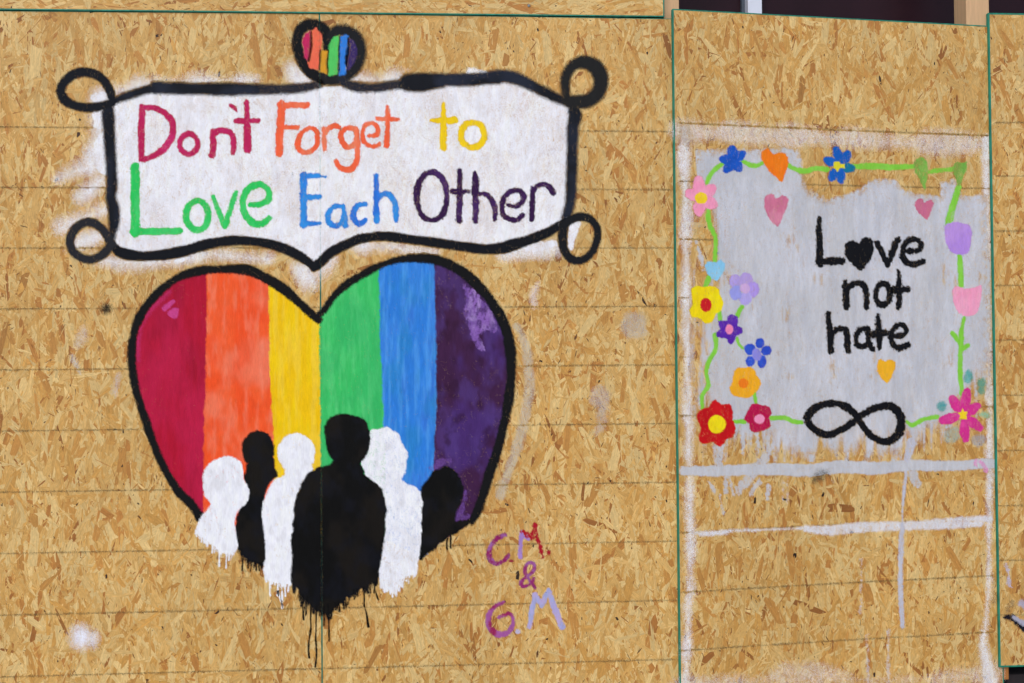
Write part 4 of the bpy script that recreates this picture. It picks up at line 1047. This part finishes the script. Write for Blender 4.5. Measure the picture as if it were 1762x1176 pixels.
bs = paint_each('brush_strokes', 'stroke', DOOR, [ZH.S([(325, 275), (380, 220), (450, 130)], [40, 46, 44]), ZH.S([(265, 210), (268, 290)], [22, 16]), ZH.S([(240, 300), (256, 390)], [10, 10]), ZH.S([(462, 250), (460, 325)], [16, 12]), ZH.S([(380, 300), (420, 240)], [14, 24]), ZH.S([(1140, 205), (1150, 250)], [46, 40]), ZH.S([(190, 240), (215, 290)], [18, 12]), ZH.S([(285, 215), (300, 300)], [10, 12])], GREY, .8, 'dry', 'scratchy grey brush strokes beneath the grey bar', 'paint mark', dens=.8, drop=.45)
mark(DOOR, ZH.S([(680, 235), (712, 212), (730, 200)], [26, 36, 20]), (52, 60, 54), 'blurred black smudge under the middle of the grey bar', 'mist', .6, 2.5, soft=16, amp=4)
mark(DOOR, [ZH.S([(1425, 140), (1432, 170)], 12), ZH.S([(1450, 150), (1475, 185)], [16, 24])], (226, 150, 196), 'pink dabs on the end of the grey bar', 'dry', .8, 3, drop=.3)
mark(DOOR, ZH.S([(1505, 700), (1512, 790)], [16, 22]), (134, 84, 58), 'brown stain at the edge of the lower door sheet', 'mist', .5, .2, soft=14, amp=3)

# ================================================================== flowers, hearts, tulips and stems on the door sheet
VG = 'green vine strokes between the flowers'
GRN = (132, 206, 66)
for i, (shp, lab) in enumerate([
    ([ZD.S([(378, 235), (310, 285), (278, 330), (255, 388)], [24, 28, 26, 26])], 'green stroke curving from the pink flower up to the blue flower'),
    ([ZD.S([(498, 225), (545, 248), (590, 258), (632, 240)], 26)], 'green stroke from the plain blue flower to the orange heart'),
    ([ZD.S([(805, 252), (870, 285), (930, 293), (1000, 275), (1070, 282)], [28, 28, 30, 28, 30])], 'green wavy stroke from the orange heart to the yellow centred blue flower'),
    ([ZE.S([(265, 262), (400, 260), (540, 268), (682, 262)], [28, 40, 34, 28])], 'long straight green stroke along the top of the grey square'),
    ([ZE.S([(765, 302), (830, 290), (945, 280)], [20, 24, 28])], 'short green stroke joining the two leaves'),
    ([ZE.S([(978, 400), (955, 480), (930, 560), (914, 655)], [34, 40, 46, 48])], 'broad green stem above the purple tulip'),
    ([ZE.S([(982, 850), (992, 960), (995, 1068)], [28, 36, 30])], 'green stem between the purple and the pink tulip'),
    ([ZG.S([(870, 225), (855, 310), (850, 420), (845, 520), (858, 662)], [16, 24, 26, 24, 26]), ZG.S([(803, 315), (850, 380)], [22, 28]), ZG.S([(893, 385), (855, 412)], [26, 26])], 'green stem with two side shoots below the pink tulip'),
    ([ZD.S([(272, 545), (268, 610), (282, 670), (315, 730), (318, 820), (312, 905)], [24, 26, 28, 28, 26, 20])], 'wavy green stem from the pink flower down to the light blue heart'),
    ([ZD.S([(285, 988), (253, 1068)], [28, 30])], 'short green stem from the light blue heart to the yellow flower'),
    ([ZF.S([(320, 205), (326, 262)], 25)], 'tiny green stem from the yellow flower to the violet flower'),
    ([ZF.S([(465, 178), (433, 238)], 24)], 'tiny green stem under the lavender flower'),
    ([ZF.S([(295, 355), (300, 440), (252, 530), (240, 600), (255, 672), (215, 740), (215, 820)], [24, 24, 24, 22, 24, 22, 22])], 'long wriggling green stem from the violet flower to the red flower'),
    ([ZF.S([(433, 375), (448, 420), (478, 442)], [16, 14, 8])], 'thin green tendril between the violet and the lavender centred blue flower'),
    ([ZF.S([(540, 720), (556, 788)], 17)], 'short thin green stem under the amber flower'),
    ([ZF.S([(410, 903), (480, 903)], 25)], 'green dash between the red and the crimson flower'),
    ([ZF.S([(652, 882), (735, 878), (780, 900), (840, 908)], [28, 28, 26, 24])], 'green squiggle from the crimson flower towards the infinity sign'),
    ([ZG.S([(538, 825), (570, 846), (630, 815), (716, 798)], [20, 22, 22, 22])], 'green squiggle from the infinity sign to the magenta flower')]):
    o = paint('painted_vine', DOOR, shp, GRN, 4, 'brush', None, step=1.25, amp=.9, amp2=.7, pit=.22, dens=.9 if i in (4,) else .98, drop=.3 if i in (4, 5) else .04, mixes=[((150, 214, 96), 20, 20, .4, -.2)])
    tag(o, lab, 'painted vine', VG)
FLG = 'flowers painted on the door sheet'


def flower(label, px, py, petals, rgb, centre, crgb, mx=(), style='brush', one=False, layer=5, **kw):
    t = pthing('painted_flower', DOOR, px, py, label, 'painted flower', FLG)
    for i, ps in enumerate(petals):
        q, col = (ps if isinstance(ps, tuple) else (ps, rgb))
        paint('petal' if len(petals) > 1 else 'petals', DOOR, q, col, layer + .12 * i, style, t, mixes=mx, step=1.25, amp=1.0, amp2=.8, **kw)
    if centre is not None:
        paint('flower_centre', DOOR, centre, crgb, layer + 1.6, 'brush', t, step=1.1, amp=.7, amp2=.5, pit=.1)
    return t


def rays(Z, c, tips, w0, w1):
    return [Z.S([(c[0] * .7 + x * .3, c[1] * .7 + y * .3), (c[0] * .35 + x * .65, c[1] * .35 + y * .65), (x, y)], [w0, w1, w1 * .62]) for x, y in tips]


flower('pink flower with round yellow centre at the upper corner of the garland', 1209, 372, rays(ZD, (222, 475), [(205, 355), (300, 408), (305, 520), (205, 570), (140, 440)], 60, 84), (255, 150, 182), ZD.E(222, 475, 40, 38), (250, 208, 40), [((255, 176, 200), 14, 14, .4, -.2)])
flower('plain blue flower without a centre next to the orange heart', 1260, 296, rays(ZD, (438, 220), [(430, 140), (500, 175), (478, 280), (392, 285), (362, 215)], 50, 66), (30, 88, 190), None, None, [((26, 70, 160), 8, 8, .6, -.2)], drop=.1, pit=.3)
flower('blue six petalled flower with ragged yellow centre on bare wood', 1443, 314, [(q, c) for q, c in zip(rays(ZD, (1155, 258), [(1135, 145), (1212, 175), (1240, 278), (1165, 355), (1100, 345), (1065, 215)], 34, 62), [(22, 92, 180)] * 2 + [(22, 116, 150)] + [(24, 96, 186)] * 3)], (24, 95, 180), ZD.P([(1120, 235), (1150, 232), (1160, 248), (1188, 248), (1190, 272), (1160, 272), (1140, 295), (1132, 280), (1118, 268)], False), (226, 212, 50))
flower('yellow flower with oval red centre beside the lavender flower', 1216, 556, [ZF.P([(147, 62), (180, 46), (225, 52), (270, 48), (318, 68), (326, 110), (346, 150), (336, 200), (297, 222), (277, 272), (235, 282), (197, 248), (150, 242), (133, 200), (156, 165), (150, 110)])], (248, 220, 20), ZF.E(238, 163, 34, 42), (204, 30, 36), [((236, 200, 16), 16, 16, .5, -.1)])
flower('lavender flower with pinkish centre on the grey square', 1281, 526, [(q, c) for q, c in zip([ZD.E(452, 1036, 38, 46), ZD.E(525, 1030, 44, 50), ZD.E(570, 1092, 42, 50), ZD.E(520, 1152, 40, 46), ZD.E(456, 1112, 40, 48)], [(180, 160, 222), (184, 160, 218), (176, 150, 222), (180, 166, 226), (156, 158, 226)])], (180, 160, 220), ZD.E(517, 1085, 31, 31), (206, 170, 214))
flower('violet flower with pink centre below the yellow flower', 1255, 592, [ZF.P([(315, 268), (345, 262), (368, 268), (372, 240), (400, 230), (435, 240), (442, 275), (436, 298), (468, 315), (462, 345), (428, 358), (415, 385), (402, 412), (382, 408), (365, 380), (340, 376), (305, 366), (305, 338), (328, 320), (322, 295)])], (88, 40, 162), ZF.E(385, 320, 22, 29), (246, 140, 180), [((110, 60, 180), 12, 12, .4, -.2)])
flower('royal blue flower with lavender centre beside the amber flower', 1304, 633, [ZF.E(578, 410, 28, 33), ZF.E(620, 454, 33, 31, -20), ZF.E(592, 525, 28, 40), ZF.E(520, 522, 30, 31, 30), ZF.E(516, 447, 34, 36)], (46, 76, 190), ZF.E(560, 480, 27, 37, -12), (142, 138, 216), [((60, 100, 210), 12, 12, .5, -.1)])
flower('amber flower with orange centre above the crimson flower', 1281, 686, [ZF.P([(418, 590), (440, 565), (480, 562), (520, 556), (548, 585), (552, 610), (582, 640), (578, 690), (545, 716), (510, 752), (462, 750), (412, 736), (388, 690), (405, 650)])], (255, 172, 36), ZF.E(475, 662, 29, 29), (240, 124, 28))
flower('crimson flower with pink centre beside the big red flower', 1303, 744, [ZF.P([(512, 818), (525, 795), (560, 790), (595, 802), (640, 808), (650, 850), (632, 882), (645, 930), (605, 955), (575, 962), (545, 972), (515, 950), (510, 915), (478, 890), (496, 855)])], (184, 20, 72), ZF.E(577, 888, 31, 28), (250, 152, 186), [((206, 40, 90), 12, 12, .4, -.2)])
flower('biggest red flower with yellow centre at the lower corner of the garland', 1233, 770, [ZF.P([(186, 850), (215, 826), (255, 812), (275, 780), (298, 764), (335, 795), (385, 795), (406, 835), (402, 890), (425, 940), (408, 1000), (365, 1015), (332, 1064), (285, 1030), (215, 1040), (190, 1000), (207, 940), (186, 895)])], (202, 22, 28), ZF.E(308, 920, 53, 56), (248, 218, 24), [((176, 16, 24), 16, 16, .5, -.1)])
flower('magenta star shaped flower with ragged yellow centre', 1656, 756, rays(ZG, (862, 790), [(800, 690), (888, 648), (945, 735), (960, 862), (880, 928), (745, 818)], 40, 62), (214, 52, 138), ZG.P([(835, 775), (855, 768), (862, 752), (872, 770), (888, 768), (882, 790), (886, 812), (862, 812), (840, 808), (848, 792)], False), (244, 208, 40), [((226, 90, 160), 10, 10, .4, -.2)])
TG = 'tulips painted on the door sheet'
t = paint('painted_tulip', DOOR, ZE.P([(884, 690), (900, 652), (940, 640), (975, 640), (1020, 650), (1052, 660), (1066, 720), (1056, 800), (1032, 850), (985, 857), (930, 836), (897, 780)]), (190, 148, 220), 5, 'brush', None, step=1.3, pit=.15, mixes=[((176, 134, 222), 18, 24, .6, 0)])
tag(t, 'purple tulip bloom on a broad green stem', 'painted tulip', TG)
t = paint('painted_tulip', DOOR, ZG.P([(805, 62), (828, 45), (880, 60), (935, 52), (966, 40), (968, 90), (960, 140), (945, 190), (895, 215), (842, 196), (812, 140)], True), (255, 166, 194), 5, 'brush', None, step=1.3, pit=.15, mixes=[((255, 150, 182), 18, 24, .5, -.1)])
tag(t, 'pink tulip bloom with a square top edge', 'painted tulip', TG)
LG = 'leaves painted on the door sheet'
for shp, rgb, lab, dn in ((ZE.P([(680, 250), (698, 212), (738, 205), (765, 232), (767, 300), (758, 360), (750, 422), (732, 380), (702, 330), (682, 290)]), (126, 186, 78), 'hanging green leaf above the small pink heart', .92),
                          (ZE.P([(945, 262), (962, 238), (1000, 236), (1036, 230), (1022, 300), (1002, 350), (978, 402), (960, 350), (945, 310)]), (122, 182, 76), 'green leaf at the outer upper corner, above the tulip stem', .9)):
    tag(paint('painted_leaf', DOOR, shp, rgb, 5, 'brush', None, step=1.3, dens=dn, drop=.35, pit=.4, mixes=[((140, 150, 70), 8, 14, .6, -.1), ((96, 170, 70), 10, 16, .5, -.1)]), lab, 'painted leaf', LG)
for (x, y, a, b, rot), rgb, lab, dn in (((895, 565, 27, 34, 25), (70, 168, 160), 'teal dab beside the stem above the magenta flower', .8), ((970, 622, 24, 46, 8), (76, 160, 140), 'tall teal dab near the white edge line', .75), ((738, 735, 30, 26, 0), (70, 160, 160), 'teal dab on the grey side of the magenta flower', .8),
                                        ((990, 788, 34, 20, 15), (140, 194, 160), 'pale mint dab on bare wood beside the magenta flower', .7), ((802, 905, 40, 48, 30), (160, 184, 176), 'faint grey green dab under the magenta flower', .55), ((955, 930, 38, 34, 0), (166, 168, 176), 'greyish dab below the magenta flower on bare wood', .6)):
    tag(paint('paint_dab', DOOR, ZG.E(x, y, a, b, rot), rgb, 4.5, 'brush', None, step=1.3, dens=dn, soft=6, amp=2.5, drop=.25), lab, 'paint dab', 'dabs round the magenta flower')
HG = 'hearts painted on the boards'
for shp, rgb, lab, mx in ((ZD.P([(626, 185), (645, 158), (672, 144), (712, 186), (750, 166), (790, 180), (809, 225), (800, 270), (768, 362), (735, 338), (700, 312), (660, 265), (634, 222)]), (255, 126, 24), 'orange painted heart on the top row of the flower garland', [((244, 112, 30), 10, 10, .5, -.2)]),
                          (ZD.P([(644, 482), (668, 450), (710, 455), (728, 482), (770, 458), (806, 486), (795, 540), (768, 600), (735, 662), (692, 625), (656, 560)]), (208, 116, 144), 'dusty pink larger heart under the orange heart', [((224, 150, 170), 10, 22, .5, -.1)]),
                          (ZE.P([(684, 515), (706, 484), (735, 488), (748, 506), (780, 485), (809, 508), (800, 550), (766, 620), (722, 585), (692, 548)]), (206, 112, 138), 'dusty pink small heart under the hanging leaf', [((196, 104, 140), 10, 20, .4, -.1)]),
                          (ZD.P([(249, 930), (278, 900), (316, 912), (346, 894), (381, 920), (372, 975), (325, 1035), (272, 990)]), (138, 200, 232), 'light blue heart above the yellow flower', [((160, 210, 230), 12, 12, .4, -.1)]),
                          (ZG.P([(365, 510), (380, 470), (400, 470), (415, 478), (440, 472), (466, 476), (468, 510), (452, 560), (423, 600), (396, 575), (373, 540)]), (252, 178, 40), 'amber heart above the infinity sign', [])):
    tag(paint('painted_heart', DOOR, shp, rgb, 5, 'brush', None, step=1.25, mixes=mx, pit=.25, amp=1.1), lab, 'painted heart', HG)

# ---- black lettering on the grey square
GB = 'black words on the grey square'
INKB = (17, 17, 21)
BK = dict(amp=1.2, amp2=1.6, drop=.03, pit=.06, grow=1.0)
word('painted_word', DOOR, [('letter', [ZT.S([(135, 78), (137, 250), (142, 425)], [34, 44, 44]), ZT.S([(130, 415), (220, 404), (308, 408)], [44, 56, 58])]),
                           ('heart_letter', [ZT.P([(442, 272), (470, 235), (510, 225), (547, 250), (557, 310), (532, 385), (460, 480), (402, 425), (345, 372), (335, 320), (350, 266), (400, 244)])]),
                           ('letter', [ZT.S([(585, 262), (625, 350), (665, 432)], [36, 40, 36], smooth=False), ZT.S([(665, 432), (700, 345), (742, 245)], [36, 44, 46], smooth=False)]),
                           ('letter', [ZT.S([(795, 325), (860, 328), (915, 312), (925, 262), (880, 238), (825, 250), (788, 300), (785, 370), (820, 420), (880, 432), (945, 408)], [30, 36, 34, 28, 32, 36, 38, 42, 42, 40, 34])])],
     INKB, 'black top word of the grey square with a heart for its second letter', 5, GB, **BK)
word('painted_word', DOOR, [('letter', [ZT.S([(335, 565), (342, 670), (345, 765)], [28, 46, 42]), ZT.S([(352, 632), (390, 588), (440, 573), (485, 600), (502, 680), (500, 762)], [36, 38, 38, 42, 42, 38])]), ('letter', [ZT.R(631, 664, 56, 86, [42, 40, 44, 40, 38, 38, 40, 42])]),
                           ('letter', [ZT.S([(752, 475), (756, 620), (755, 765)], [16, 38, 34]), ZT.S([(715, 630), (820, 630)], 48)])],
     INKB, 'black middle word of three letters on the grey square', 5, GB, **BK)
word('painted_word', DOOR, [('letter', [ZT.S([(205, 815), (215, 950), (226, 1105)], [26, 42, 38]), ZT.S([(232, 985), (270, 938), (320, 928), (350, 962), (356, 1105)], [34, 40, 42, 42, 40])]), ('letter', [ZT.S([(512, 935), (450, 942), (422, 1000), (427, 1055), (465, 1072), (505, 1055)], [36, 36, 34, 34, 34, 30]), ZT.S([(510, 930), (522, 1040), (555, 1092)], [34, 38, 34])]),
                           ('letter', [ZT.S([(590, 825), (597, 950), (605, 1080)], [24, 40, 34]), ZT.S([(552, 975), (648, 965)], [46, 48])]), ('letter', [ZT.S([(715, 985), (770, 988), (812, 960), (800, 915), (760, 903), (712, 932), (692, 1000), (712, 1065), (770, 1082), (825, 1052)], [34, 38, 34, 30, 34, 38, 40, 40, 38, 40])])],
     INKB, 'black lowest word of four letters on the grey square', 5, GB, **BK)
inf = pthing('painted_infinity_sign', DOOR, 1470, 765, 'thick black infinity sign near the bottom of the grey square', 'painted symbol')
paint('loop', DOOR, [ZF.S([(1205, 882), (1150, 825), (1080, 793), (1010, 790), (930, 817), (886, 860), (880, 905), (930, 960), (1010, 985), (1080, 962), (1150, 920), (1205, 880)], [34, 40, 40, 40, 44, 46, 44, 42, 42, 40, 38, 34])], INKB, 5, 'brush', inf, step=1.4, **BK)
paint('loop', DOOR, [ZG.S([(253, 807), (330, 757), (420, 735), (480, 762), (508, 830), (488, 900), (430, 940), (370, 930), (310, 885), (257, 805)], [32, 36, 42, 44, 46, 44, 38, 36, 34, 32])], INKB, 5.5, 'brush', inf, step=1.4, **BK)

# ---- end sheet marks
gr = pthing('graffiti_mark', RIGHT, 1752, 1085, 'black and white slanting graffiti mark on the narrow end sheet', 'graffiti')
paint('black_stroke', RIGHT, ZU.S([(380, 695), (430, 690), (470, 725), (530, 775), (600, 800)], [24, 40, 50, 48, 40]), (26, 24, 34), 1, 'brush', gr, soft=4, drop=.2)
paint('white_stroke', RIGHT, ZU.S([(440, 690), (500, 725), (600, 770)], [12, 28, 34]), (168, 166, 182), 2, 'brush', gr, soft=4, drop=.3)
mark(RIGHT, ZU.S([(385, 300), (400, 360), (418, 460)], [24, 20, 30]), (196, 188, 208), 'pale lavender streak above the graffiti mark', 'dry', .75, 1)
mark(RIGHT, [ZU.S([(500, 590), (560, 620)], [40, 60])], (170, 170, 196), 'greyish blue dab just above the graffiti mark', 'brush', .75, 1, soft=6)
mark(RIGHT, [ZU.S([(400, 620), (402, 650)], 22), ZU.S([(430, 580), (436, 610)], 26)], (92, 64, 52), 'two small brown spots beside the graffiti mark', 'mist', .6, 1, soft=8, amp=2)

# ---- a screw head in the top strip
sp = UPPER.hit(910, 10, .0012)
vs, fs = [], []
for k in range(3):
    rad, hh = ((.0052, 0), (.0048, .0009), (.0018, .0011))[k]
    vs += [sp * 0 + UPPER.U * rad * math.cos(q) + np.array([0, 0, rad * math.sin(q)]) + UPPER.N * hh for q in np.linspace(0, 2 * math.pi, 12, endpoint=False)]
fs = [[a * 12 + i, a * 12 + (i + 1) % 12, (a + 1) * 12 + (i + 1) % 12, (a + 1) * 12 + i] for a in range(2) for i in range(12)] + [list(range(24, 36))]
tag(link('screw', mesh('screw', vs, fs), M_SCREW, None, sp), 'single grey screw head in the top strip of board', 'screw')
